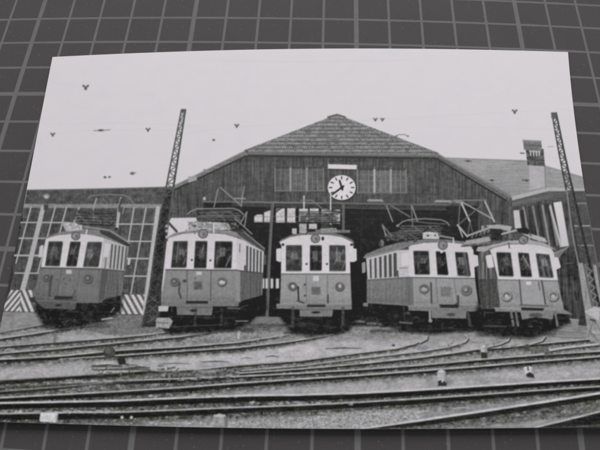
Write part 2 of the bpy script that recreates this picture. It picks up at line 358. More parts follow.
# ---- left hall
hall = part('left_hall', label='low hall with tall lattice doors behind the leftmost tram')
poly([(27, 190), (172, 186.8), (167, 235), (148, 322), (-2, 322), (10, 268)], 84, hall, tex=dict(g4=4, g2=3))
poly([(27, 190), (100, 189), (172, 187), (168, 206), (24, 206)], 92, part('fascia', hall), tex=dict(g4=6, g2=4, vs=2)); line([(27, 190), (100, 189), (172, 186.8)], .9, 120)
poly([(22, 204), (168, 204), (167, 209), (21, 208)], 138, part('door_rail', hall), tex=dict(g2=5, hs=4))
dr = part('lattice_door', hall, group='lattice doors of the left hall')
poly([(21, 208), (96, 208), (70, 292), (4, 292)], 88, dr, tex=dict(g4=5, vs=4, g2=3))
dr2 = part('lattice_door', hall, group='lattice doors of the left hall')
poly([(96, 208), (160, 208), (146, 294), (75, 294)], 90, dr2, tex=dict(g4=5, vs=4, g2=3))
poly([(23, 206), (20.5, 206), (-1, 300), (8, 300), (16, 262)], 74, tex=dict(g2=4, vs=4))
mul = [((31, 207), (16, 263)), ((55, 208), (38, 272)), ((66.5, 207), (52, 262)), ((79, 208), (68, 240)), ((134, 208), (120, 292), 1.2), ((146, 208), (131, 293))]
for q in mul: line([q[0], q[1]], 1.4, 172)
line([(24, 292), (32, 262)], 1.2, 145)
line([(43, 208), (30, 262), (22, 292)], [4.4, 5, 5], 172, tex=dict(g2=4)); line([(158, 208), (144.5, 314)], [4.2, 5], 178, part('door_post', hall), tex=dict(g2=4)); line([(155.4, 209), (142, 312)], .7, 120, op=.6)
for y, x0, x1 in ((222.4, 20.5, 70), (238.2, 19, 50), (255.4, 14, 44), (273, 15, 40)): line([(x0, y), (x1, y+.2)], 1.8 if y == 255.4 else 1.35, 170)
for y, x0, x1 in ((224, 112, 156), (241.2, 127, 154), (258.4, 125, 151), (276, 122, 149)): line([(x0, y), (x1, y+.2)], 1.4, 172)
ell(46.5, 196, 3.6, 2.6, 128, part('lamp', hall)); ell(46.3, 196.8, 2.2, 1.6, 178); ell(20.8, 220, 1.3, 1.2, 50); ell(19.4, 227.5, 1.4, 1.3, 50); ell(18.5, 233, 1.2, 1.4, 60)
rect(43.8, 204.6, 48.2, 210, 80); 
# striped barriers
def stripes(pts, pid, fn):
    poly(pts, lambda x, y: np.where(fn(x, y), 198., 104.), pid, soft=1.0, tex=dict(g2=5))
b1 = part('striped_barrier', label='striped barrier at the left edge', group='striped barriers of the left hall'); b2 = part('striped_barrier', label='striped barrier between the leftmost tram and the mast', group='striped barriers of the left hall')
def st1(x, y):
    ax = 20.5-(y-290)*.06
    left = ((x+(y-290)*.82-11)/5.4 % 1) < .52
    right = ((x-(y-290)*.42-22)/6.0 % 1) < .52
    return np.where(x < ax+(y-290)*.02, left, right)
stripes([(11, 290), (34, 290), (35.5, 312), (1, 311)], b1, st1)
stripes([(112, 294.5), (144.5, 294.5), (142.5, 314.2), (108, 314.2)], b2, lambda x, y: ((x-(y-294)*.55-4)/6.3 % 1) < .52)
ell(3, 297.5, 2, 2.4, 190); rect(-10, 292, 3, 306, 60)

# ---- ground
gnd = part('ground')
def gt(x, y):
    t = 126+26*np.clip((y-322)/26, 0, 1)
    return t+30*np.exp(-((x-270)/190)**2-((y-354)/18)**2)+8*np.exp(-((y-383)/9)**2)-8*np.clip((y-395)/30, 0, 1)
poly([(-40, 311), (60, 313), (150, 322), (250, 322), (360, 322), (480, 328), (560, 322), (640, 335), (640, 440), (-40, 440)], gt, gnd, tex=dict(gr=3, g4=4, g2=2.5, hs=3, g12=6))
poly([(-30, 312), (36, 312.5), (46, 321), (30, 326), (0, 329), (-30, 332)], 140, tex=dict(g4=5, hs=3))
poly([(108, 315), (150, 315), (155, 328), (172, 328), (160, 334), (120, 337), (84, 330)], 120, tex=dict(g2=7, gr=5))
poly([(236, 320), (292, 320), (300, 334), (236, 338)], 108, tex=dict(g2=6, hs=6, g4=5), soft=9)
poly([(249, 318.5), (256, 316.4), (280, 317), (285, 323), (248, 323.6)], 124, part('platform'), tex=dict(g2=5), soft=1.2); line([(240, 325.4), (262, 325), (288, 325.6)], 2.4, 84, op=.7, soft=1.5, tex=dict(g2=8))
poly([(334, 326), (400, 328), (420, 337), (330, 340)], 136, soft=9, tex=dict(g2=8, hs=6, g4=5)); poly([(340, 316), (386, 316), (390, 326.6), (340, 326)], 62, soft=3, tex=dict(g2=6))
line([(347, 322.4), (358, 321.2), (364, 322)], 2.2, 126, op=.85, tex=dict(g2=12)); line([(368, 323.4), (384, 324)], 2.4, 116, op=.85, tex=dict(g2=12)); line([(388, 325.6), (394, 328)], 1.5, 120, op=.6)
poly([(552, 322), (586, 328), (586, 338), (540, 334)], 138, tex=dict(hs=8, g2=4))
for k in range(5): line([(548, 324.5+k*3), (586, 328+k*2.6)], 1, 105+22*(k % 2), op=.7)
# gravel specks
r = np.random.default_rng(3)
for _ in range(700):
    y = 330+98*r.uniform()**.9; x = r.uniform(-25, 618); s = .35+.6*(y-325)/100
    line([(x, y), (x+r.uniform(.3, 1.6)*s*2, y+r.uniform(-.3, .3))], s*r.uniform(.6, 1.2), r.choice([105, 120, 185, 200, 85]), op=r.uniform(.15, .5))
# darker grassy beds between rails
def bed(up_, lo_, tone, tex=None, op=1., soft=1.5): poly(list(up_)+list(lo_)[::-1], tone, soft=soft, op=op, tex=tex or dict(g2=11, gr=10, g4=6))
bed([(-30, 345), (60, 341.5), (120, 338), (180, 331), (212, 330)], [(-30, 364), (60, 361.5), (120, 357), (240, 350), (332, 338)], 118, op=.55)
bed([(-30, 382), (60, 378), (120, 374), (165, 372), (240, 367), (360, 355)], [(-30, 404), (60, 403), (120, 401), (180, 397), (240, 389), (360, 381)], 92, op=.8)
bed([(-30, 405), (120, 402), (240, 397), (360, 395), (480, 388), (620, 379)], [(-30, 424), (120, 421), (240, 417.5), (360, 410), (480, 403), (620, 388)], 88, op=.85)
bed([(360, 366), (480, 350), (600, 341)], [(360, 380), (480, 371), (620, 358)], 130, op=.6)
bed([(400, 425), (480, 414), (620, 394)], [(400, 430), (480, 426), (540, 420), (620, 412)], 100, op=.8)
for (x0, y0, x1, y1) in ((0, 366, 170, 377), (190, 352, 420, 360), (240, 388, 480, 394), (480, 371, 616, 379), (60, 334, 300, 341)):
    poly([(x0, y0+2), ((x0+x1)/2, y0), (x1, y0-3), (x1, y1-6), ((x0+x1)/2, y1-2), (x0, y1)], 176, soft=5, op=.5, tex=dict(gr=8, g2=7))
rail_g = 'rails of the tram tracks'
def rail(pts, dark=3., light=1.2, td=74, tl=176, off=0., w0=None, pid=True):
    """a rail: bright head with its dark web and shade below"""
    td = td-10; tl = tl+8
    p = part('rail', group=rail_g) if pid else None
    ds = dark if isinstance(dark, (list, tuple)) else [dark]*len(pts)
    lo_ = [(x, y+d) for (x, y), d in zip(pts, ds)]
    poly(list(pts)+lo_[::-1], td, p, soft=1.1, tex=dict(hs=5, g2=5))
    line([(x, y-light*.3) for x, y in pts], light, tl, p, soft=.9, tex=dict(hs=9, g2=4))
    for q, (k0, k1, o_) in enumerate(((.0, 1.35, .75), (.4, 1.8, .5), (.8, 2.4, .3))):   # weeds and oily ballast along the foot
        poly([(x, y+d*max(k0, .9)) for (x, y), d in zip(pts, ds)]+[(x, y+d*k1) for (x, y), d in zip(pts, ds)][::-1], td+26+q*18, None, soft=1.6, op=o_, tex=dict(gr=15, g4=10, g2=6))
    r_ = np.random.default_rng(int(pts[0][1]*10))          # ragged gravel and weeds along the foot
    for i in range(len(pts)-1):
        n = int(abs(pts[i+1][0]-pts[i][0])/3.2)
        for k in range(n):
            t = r_.uniform(); x, y = lerp(pts[i], pts[i+1], t); d = ds[i]*(1-t)+ds[i+1]*t
            ell(x, y+d+r_.uniform(-.5, .9), r_.uniform(.6, 1.8), r_.uniform(.4, .9), r_.choice([70, 80, 165, 100]), op=.7)
rail([(-28, 338), (0, 332.5), (30, 327), (47, 323.5)], 2, 1, 92, 150)
rail([(-28, 343), (0, 338.6), (30, 334.4), (60, 329.8), (92, 326)], [3, 3, 2.6, 2, .3], 1.2, 80, 165)
rail([(-28, 348), (0, 346.6), (60, 342), (120, 337.3), (150, 334.5), (180, 330.5)], [3, 3, 3, 3, 2.4, .4], 1.1, 80, 160)
rail([(-28, 354.5), (0, 353.5), (60, 348.6), (120, 342.7), (180, 336.8), (222, 331)], [3, 3, 3, 3, 2.6, .3], 1.1, 74, 165)
rail([(-28, 361), (0, 359.6), (60, 356.4), (120, 350.4), (180, 347.2), (240, 342.4), (290, 334.6)], [4, 4, 4, 4.5, 3, 2.4, .5], 1.1, 68, 172)
rail([(60, 359.5), (120, 355.6), (180, 351.4), (240, 347.6), (290, 341.8), (334, 334.6)], [.2, 2.6, 3, 3, 2.4, .4], 1.1, 66, 172)
rail([(160, 371.6), (200, 369.5), (240, 365.2), (300, 361), (360, 353), (396, 348.8), (415, 344), (425, 339), (427.5, 335.8)], [2, 2, 2.4, 2.6, 2.2, 2, 2, 1.4, 1], 1.1, 72, 165)
rail([(240, 370.8), (300, 366.2), (360, 358.6), (420, 351.8), (450, 347), (464, 342.4), (468, 338), (465, 335)], [1.6, 1.8, 1.8, 2.2, 2, 2, 1.6, 1], 1.1, 82, 168)
rail([(240, 373.5), (300, 369.3), (360, 364), (420, 357.6), (450, 353.6), (480, 349.6), (526, 345.2), (584, 339.8), (620, 337)], 2.8, 1.2, 70, 172)
rail([(-28, 387), (0, 386.3), (60, 383.4), (120, 381), (180, 379), (240, 376.6), (300, 373.6), (360, 369.8), (420, 365.6), (480, 359.8), (540, 355), (600, 351.4), (620, 350)], [4.5, 4, 3.2, 4, 4.5, 3, 2.8, 3, 3, 3.6, 3.4, 3.4, 3.4], 1.3, 66, 170)
rail([(-28, 393), (0, 391.6), (60, 387.2), (112, 382)], [4, 4, 3, 1], 1, 72, 140)
rail([(545, 351.5), (565, 348.2), (600, 344.4), (620, 342)], 2.4, 1.8, 84, 180)
rail([(-28, 399), (0, 398.2), (60, 395), (120, 391.7), (180, 388), (240, 383.4), (300, 379.4), (360, 375.6), (420, 371.2), (480, 366.6), (540, 361.4), (600, 356.8), (620, 355.4)], [4.5, 4, 5, 5, 5, 4.5, 3.6, 3.4, 3.2, 3.2, 3, 3, 3], 1.5, 62, 172)
rail([(-28, 382), (0, 380.6), (60, 377), (120, 373), (150, 370.8), (164, 372)], [4.6, 4.6, 4.4, 4.4, 3, 1], .8, 70, 118)
rail([(-28, 404.6), (0, 403.6), (60, 402.4), (120, 401.2), (180, 398.4), (240, 396.2), (300, 395.4), (360, 393.6), (420, 390.4), (480, 386.6), (540, 382.6), (600, 379), (620, 378)], [7, 7, 6, 7, 6.6, 7, 6.4, 6, 6, 5.6, 5, 5, 5], 1.9, 60, 186)
rail([(-28, 415), (0, 414), (60, 413), (120, 412.6), (180, 410.2), (240, 407.8), (300, 405.6), (360, 402.6), (420, 399), (480, 395), (540, 390.6), (600, 386.8), (620, 385.6)], [7, 7, 7.6, 7, 6.4, 6, 6, 6, 6, 5.4, 5, 4.6, 4.6], 1.5, 62, 168)
rail([(358, 429.4), (380, 426.6), (420, 421), (480, 412.2), (540, 403.2), (600, 393.8), (620, 390.6)], [1, 2.6, 6, 6.6, 6.6, 6.6, 6.6], 2.2, 66, 188)
rail([(536, 427.6), (570, 419.6), (600, 412), (622, 406)], [1, 8, 14, 18], 1.8, 70, 170)
for a in ([(427.4, 336), (426.6, 339), (420, 342.6)], [(466, 335.6), (468, 338.4), (465, 342)], [(510, 337), (508, 340.6), (500, 344), (484, 347.8), (452, 353)], [(545, 336.6), (542, 340.6), (530, 344.2), (508, 346.8)]): line([(x+.8, y+1.2) for x, y in a], 1.8, 66, op=.85); line(a, 1.3, 182, op=.9)
# light ballast lumps along the front
for (x0, x1, y, t) in ((0, 118, 412.2, 178), (140, 236, 423, 178), (150, 240, 396, 165), (60, 110, 381.5, 170), (250, 360, 403.5, 165)):
    for k in range(int((x1-x0)/2.2)):
        ell(r.uniform(x0, x1), y+r.uniform(-1.6, 1.0), r.uniform(.8, 2.6), r.uniform(.5, 1.2), t+r.uniform(-35, 20), op=.75)
poly([(228, 427), (240, 421), (300, 417.5), (360, 410.5), (420, 409), (424, 418), (372, 427), (355, 430)], 158, soft=3, op=.75, tex=dict(g2=16, gr=10))
line([(160, 426.5), (240, 428.4), (360, 429.6)], 1.6, 165, op=.7, tex=dict(g2=14))
for (x0, x1, y, t, wd) in ((160, 191, 363.6, 95, 1.3), (201, 229, 361.6, 88, 1.5), (240, 254, 358, 105, 1.1), (266, 279, 356.3, 90, 1.5), (326, 362, 348.2, 88, 1.6), (92, 122, 366, 74, 3.4), (96, 150, 369.4, 70, 2.4), (128, 150, 367.6, 72, 2.6), (172, 212, 373, 96, 1.4), (200, 236, 370.4, 150, 1.6), (170, 200, 376.6, 78, 2), (256, 290, 411, 70, 2), (300, 330, 415, 90, 1.2), (366, 392, 414, 180, 1.4), (416, 430, 411.5, 182, 1.4), (452, 474, 408, 178, 1.3)):
    line([(x0, y+.5), ((x0+x1)/2, y-.3), (x1, y+.4)], [wd*.5, wd, wd*.4], t, op=.85, tex=dict(g2=6))
clutter(92, 364, 168, 376, 50, 60, 150, 1.6, 5, 8); clutter(165, 368, 240, 380, 60, 62, 180, 1.5, 6, 9); clutter(440, 340, 560, 350, 30, 90, 170, 1.1, 8)
for (x, y) in ((122, 417.4), (131.4, 417.4)): ell(x, y, 1.5, 1.5, 190)
# marker stones
st_g = 'marker stones between the tracks'
def stone(pts, t, lab=None, base=None):
    p = part('marker_stone', label=lab, group=st_g); rpoly([(x+.5, y+.3) for x, y in pts], 1.2, 84, None, soft=1.6, op=.85); rpoly(pts, 1.2, t, p, tex=dict(g2=8, g4=5))
    a_ = np.array(pts); xm = a_[:, 0].max(); yt_, yb_ = a_[:, 1].min(), a_[:, 1].max(); line([(xm-1.6, yt_+3), (xm-1.2, yb_-1)], 2.2, t-45, op=.7); line([(a_[:, 0].min()+1.5, yt_+1.8), (xm-2.5, yt_+1.6)], 1.4, min(t+24, 215), op=.8)
    if base: poly(base, 66)
stone([(40.5, 412.5), (58, 413), (56.5, 422.6), (39.5, 421.6)], 196)
stone([(213, 416), (219, 413.6), (226.5, 416), (227, 427), (212.5, 426.6)], 150); poly([(213, 416), (219, 413.4), (226.5, 416), (220, 417.6)], 186, op=.8)
stone([(437, 371.5), (441, 369.4), (445.6, 371.6), (446.6, 384.6), (437.6, 385)], 180, None, [(438, 381), (441, 380), (442, 383), (444, 381), (446.6, 383), (446.6, 386), (438, 386)])
stone([(480.4, 346), (484, 344.6), (487, 347), (487.4, 357), (481, 358)], 180, None, [(481, 352), (487, 352.6), (487.4, 358.4), (481, 358)])
stone([(523.5, 367), (528, 365.8), (532.6, 367.6), (534, 374), (530, 377.6), (525, 375)], 196, None, [(526, 374), (530, 372), (533.6, 374.5), (534.5, 378), (527, 377)]); line([(527.8, 366.6), (528.2, 370)], 1.4, 80)
p = part('buffer_block'); rpoly([(523.4, 345), (529, 344), (530.4, 351), (524.4, 351.6)], 1, 88, p, tex=dict(g2=8)); rpoly([(530, 347), (548, 346.6), (549.6, 352.4), (531.6, 353.4)], 1, 108, p, tex=dict(g2=9))
p = part('point_lever', label='dark round point lever by the left tracks'); ell(109.4, 352.6, 6, 6.4, 84, p, tex=dict(g2=7)); ell(108, 350.5, 3, 2.8, 108, op=.7); line([(96, 354), (108, 355)], 1.6, 70); rpoly([(117, 357.6), (125, 356.6), (126, 364), (118.6, 365)], 1.4, 62, p)
line([(55.6, 334), (54.6, 341.5)], 3, 118, op=.85); line([(239, 331.5), (238.4, 338)], 2.2, 182); ell(393.6, 345.4, 1.6, 1.2, 85)

# ---- trams
def shadowed(pts, t=50):
    poly(pts, t, soft=5, grow=.6, tex=dict(g4=6, g2=6, hs=5))
    a = np.array(pts); y0, y1 = a[:, 1].min()+10, a[:, 1].max()-5; cx, wd = a[:, 0].mean(), np.ptp(a[:, 0])
    clutter(cx-wd*.4, y0, cx+wd*.3, y1, 34, 34, 92, 1.4, int(cx), 10)
    r_ = np.random.default_rng(int(cx)+1)
    for x in np.linspace(cx-wd*.3, cx+wd*.3, 4): ell(x+r_.uniform(-3, 3), (y0+y1)/2+r_.uniform(-1, 4), r_.uniform(3, 5), r_.uniform(3.5, 6), r_.uniform(38, 62), op=.7, soft=2)
    line([(a[:, 0].min()+8, y1+2), (a[:, 0].max()-14, y1+1.2)], 3, t+12, soft=3, op=.6, tex=dict(g2=10))
def window(q, tram_, t=74, bright=0, seed=0):
    wn = part('window', tram_, group=None)
    rpoly(q, 1.6, 118, None, soft=.9, op=.6)
    q2 = [lerp(p_, tuple(np.mean(q, 0)), .05) for p_ in q]
    rpoly(q2, 1.7, t, wn, tex=dict(g2=4, g4=6))
    r_ = np.random.default_rng(seed)
    Qp = lambda *uv: [quadpt(q, u, v) for u, v in uv]
    poly(Qp((.06, .05), (.94, .05), (.94, .2), (.06, .2)), t-16, op=.8, soft=1.6)                     # dark ceiling inside
    u0 = r_.uniform(.1, .45); u1 = u0+r_.uniform(.25, .42); v0, v1 = r_.uniform(.2, .3), r_.uniform(.5, .66)
    rpoly(Qp((u0, v0), (u1, v0), (u1, v1), (u0, v1)), .6, t+r_.uniform(22, 52)+bright, op=.75, tex=dict(g2=7))   # window of the far side
    line(Qp(((u0+u1)/2, v0), ((u0+u1)/2, v1)), .6, t-8, op=.7)
    poly(Qp((.07, r_.uniform(.62, .78)), (.5, r_.uniform(.6, .72)), (.93, r_.uniform(.66, .8)), (.93, .96), (.07, .96)), t-20, op=.7, soft=1.5, tex=dict(g2=6))   # seats and controls
    us = r_.uniform(.2, .75); ell(*quadpt(q, us, .62), 1.9, 2.3, t-22, op=.65); poly(Qp((us-.2, .96), (us-.13, .7), (us+.13, .7), (us+.22, .96)), t-14, op=.6, soft=1.2)
    for _ in range(r_.integers(2, 5)):
        u, v = r_.uniform(.1, .8), r_.uniform(.3, .9); line(Qp((u, v), (min(u+r_.uniform(.03, .3), .93), v-r_.uniform(.02, .3))), r_.uniform(.5, 1.0), t+r_.uniform(40, 85), op=.7)
    ur = r_.uniform(.1, .6); poly(Qp((ur, .04), (ur+.2, .04), (ur-.02+.1, .96), (ur-.1, .96)), t+50+bright, op=r_.uniform(.1, .28), soft=1.2)     # sky reflected in the glass
    line(Qp((.02, .03), (.02, .97)), .7, 60, op=.6); line(Qp((.04, .02), (.96, .02)), .7, 54, op=.6)
    line([quadpt(q, .1, .97), quadpt(q, .9, .97)], .9, 150, op=.6)
def headlight(x, y, rr, tram_, t=112, glare=None):
    h = part('headlight', tram_); ell(x+.5, y+.8, rr+.7, rr+.5, 80, op=.75); ell(x, y, rr, rr*.95, t, h); ell(x, y-.2, rr*.66, rr*.62, 78, h); ell(x-.2, y-.2, rr*.42, rr*.4, t+18, h)
    if glare: ell(x+.4, y+1.0, rr*.7, rr*.4, glare, op=.9)
def plate(x, y, w_, h_, tram_, t=196, txt='21'):
    p = part('number_plate', tram_); rect(x-w_/2, y-h_/2, x+w_/2, y+h_/2, t, p, soft=.9)
    if txt:
        line([(x-1.3, y-1), (x-.6, y-1), (x-.6, y), (x-1.3, y+1), (x-.5, y+1)], .45, 95, op=.7); line([(x+.8, y-1.1), (x+.8, y+1.1)], .45, 95, op=.7)
def disk(x, y, rr, tram_):
    p = part('roof_lamp', tram_); ell(x, y, rr, rr*.96, 92, p); ell(x, y, rr*.78, rr*.76, 140, p, tex=dict(g2=6)); ell(x+rr*.2, y+rr*.1, rr*.35, rr*.4, 112)
tg = 'trams lined up outside the shed'
def body_wear(q, seed, t, n=14):
    """seams, rivet rows, streaks of dirt running down and a dusty skirt, q = tl,tr,br,bl of the front panel"""
    r_ = np.random.default_rng(seed); Qp = lambda *uv: [quadpt(q, u, v) for u, v in uv]
    for _ in range(n):
        u, v = r_.uniform(.03, .97), r_.uniform(0, .4); line(Qp((u, v), (u+r_.uniform(-.01, .01), v+r_.uniform(.15, .5))), r_.uniform(.5, 1.6), t+r_.choice([-22, -14, 12]), soft=1.3, op=.4)
    poly(Qp((0, .8), (1, .8), (1, 1), (0, 1)), t-18, soft=4, op=.45, tex=dict(g2=5)); poly(Qp((.02, .02), (.98, .02), (.98, .3), (.02, .3)), t+8, soft=6, op=.4)
    for k in range(11): ell(*quadpt(q, .04+k*.092, .035), .45, .45, t-30, op=.7)
    for u in (.03, .97):
        for k in range(7): ell(*quadpt(q, u, .08+k*.13), .4, .4, t-28, op=.6)
    line(Qp((.01, .9), (.99, .9)), .6, t-24, op=.5); line(Qp((.35, .7), (.65, .7)), .5, t-22, op=.5); line(Qp((.36, .06), (.36, .9)), .5, t+22, op=.4); line(Qp((.66, .06), (.66, .9)), .5, t+20, op=.4)
    for _ in range(7): ell(*quadpt(q, r_.uniform(.1, .9), r_.uniform(.1, .9)), r_.uniform(.5, 1.1), r_.uniform(.4, .8), t-30, op=.55)

# tram 1 (left)
def tram1():
    shadowed([(34, 296), (122, 294), (121, 310), (114, 316), (98, 323), (60, 330), (44, 326), (36, 312)], 56)
    T = part('tram', label='leftmost tram in front of the lattice doors', group=tg)
    poly([(40.5, 267), (101, 268), (125, 270.5), (121.5, 295), (108, 297), (99.5, 303), (78, 303), (36, 299), (33.5, 296)], 118, T, tex=dict(g2=3, g4=1.5, vs=2))
    poly([(102, 268), (109, 269), (104, 299), (98, 303)], 90, op=.8); poly([(109, 269), (125, 270.5), (121.5, 295), (104, 299)], 108, tex=dict(vs=6, g2=3))
    for k in range(5): line([(111+k*3, 270), (107+k*3, 296)], .6, 88, op=.6)
    U = part('upper_panel', T)
    poly([(46, 238.5), (56, 235.5), (76, 233.4), (98, 235.5), (104, 237.5), (106, 243), (100.8, 268.4), (41, 267.4)], lambda x, y: 205-5*np.sin(x*.9)**8-.25*np.clip(262-y, -16, 20), U, tex=dict(g2=3, g4=1.5))
    sd = part('side_panel', T); poly([(104, 238), (110, 239.5), (128.5, 247), (125.3, 271), (100.8, 268.6)], 176, sd, tex=dict(g2=3))
    for k in range(5):
        x = 111.5+k*3.6; poly([(x, 244+k*.7), (x+1.6, 244.4+k*.7), (x-.6, 268.6+k*.3), (x-2.2, 268.4+k*.3)], 92, part('side_window', T))
    poly([(105, 243), (110.5, 244), (108, 257), (103, 256.5)], 200, op=.9); line([(106, 258), (105, 268)], 1.4, 120)
    window([(48.6, 241.2), (63.2, 241.2), (60, 267), (45, 266.6)], T, 78, 0, 1); window([(70.4, 241.4), (80.8, 241.4), (76.8, 267.2), (66, 267)], T, 74, 0, 2); window([(87.4, 241.8), (102.4, 241.8), (99, 267.8), (83, 267.6)], T, 88, 10, 3)
    body_wear([(41, 268), (101, 269), (98.5, 302), (34.5, 297)], 1, 118)
    line([(40.6, 267.8), (101, 269), (125, 271.2)], 1, 84)
    line([(62, 269), (57, 296)], .7, 80, op=.7); line([(80, 269), (75.5, 297)], .7, 80, op=.7); line([(47, 268), (41, 296)], .6, 128, op=.5)
    poly([(62, 269), (80, 269.5), (75.5, 296), (57.5, 295.5)], 122, op=.5, tex=dict(g2=3)); poly([(76, 286), (99, 288), (99, 302), (77, 300)], 124, op=.5)
    headlight(46.6, 277.6, 3.5, T, 108); headlight(87.8, 278.4, 4.4, T, 112); plate(68.8, 271.8, 5.6, 4, T, 182, None)
    for x, y in ((64, 279), (70, 280), (57, 279.6), (66, 284)): ell(x, y, .9, .7, 88)
    line([(52, 276), (50, 286), (49.5, 296)], 2.4, 82, op=.8); poly([(54.5, 296), (73, 296.4), (72, 300.6), (54, 300)], 66); line([(72, 300), (75, 290)], 1, 84)
    bm = part('bumper', T); poly([(33, 297), (54, 299.5), (77, 299), (75, 309.5), (44, 308.5), (36, 302)], 98, bm, tex=dict(g2=5)); ell(58.4, 305.2, 3, 1.1, 58); line([(38, 300.6), (76, 302)], .8, 124)
    poly([(29, 298), (35, 297), (36, 303), (31, 302)], 72)
    rf = part('roof', T); poly([(42, 240), (50, 235.5), (63, 231.5), (82, 228.6), (106, 231), (129, 242.5), (128.5, 247), (104, 238), (90, 234.6), (76, 233.2), (58, 235)], 128, rf, tex=dict(g2=5)); poly([(100, 229.5), (108, 231.5), (129, 242.5), (129, 247), (116, 241), (100, 233)], 74, rf, tex=dict(g2=4)); line([(84, 226.6), (110, 230.4), (129.4, 243)], 1.8, 150, op=.8)
    poly([(62, 224), (70, 222), (82, 223.5), (82.5, 230), (66, 231.5)], 172, rf, tex=dict(g2=14, g4=8))
    disk(75.8, 236, 4.6, T); line([(86.8, 230), (85.8, 237)], 1.3, 205)
    mr = part('mirror', T); rpoly([(39.6, 246), (43.6, 245), (42.4, 257), (38.4, 257.6)], 1.2, 190, mr)
    rpoly([(128, 258), (130.6, 258), (129.6, 265), (127.4, 265)], .8, 190, part('mirror', T))
    pg = part('pantograph', T)
    poly([(73, 211), (82, 209), (116, 211), (118, 224), (100, 227), (80, 222), (73, 219)], 80, op=.75, tex=dict(g2=7, hs=5))
    line([(88, 198), (92, 195.6), (108, 194.3), (124, 195), (130, 198), (132.6, 202.5)], 1.2, 122, pg); line([(99, 206), (103, 198.5), (108, 204)], .8, 122)
    line([(96.5, 198.5), (93, 210)], 1.3, 160, pg); line([(93.5, 210), (93.5, 220)], 1.2, 150); line([(78, 215), (120, 213)], .9, 70, pg); line([(76, 211.5), (98, 210.4), (112, 212)], .9, 72, pg)
    ell(78, 218.6, 3, 3, 118, pg); ell(78, 218.6, 1.6, 1.6, 80); folded(75, 117, 210.6, 223.6, 11, 98, 140, 1.5)
    line([(121, 198), (118.4, 210)], 2, 160, pg); line([(121.4, 199), (119, 208)], 1.4, 70); line([(119, 209), (117, 229)], [3.2, 2.8], 172, pg, tex=dict(g2=5)); poly([(118, 207), (124, 207), (123.4, 213), (118.4, 212)], 88); line([(124, 206), (123, 213)], 1, 150); ell(116.6, 229, 1.6, 1.4, 60)
tram1()

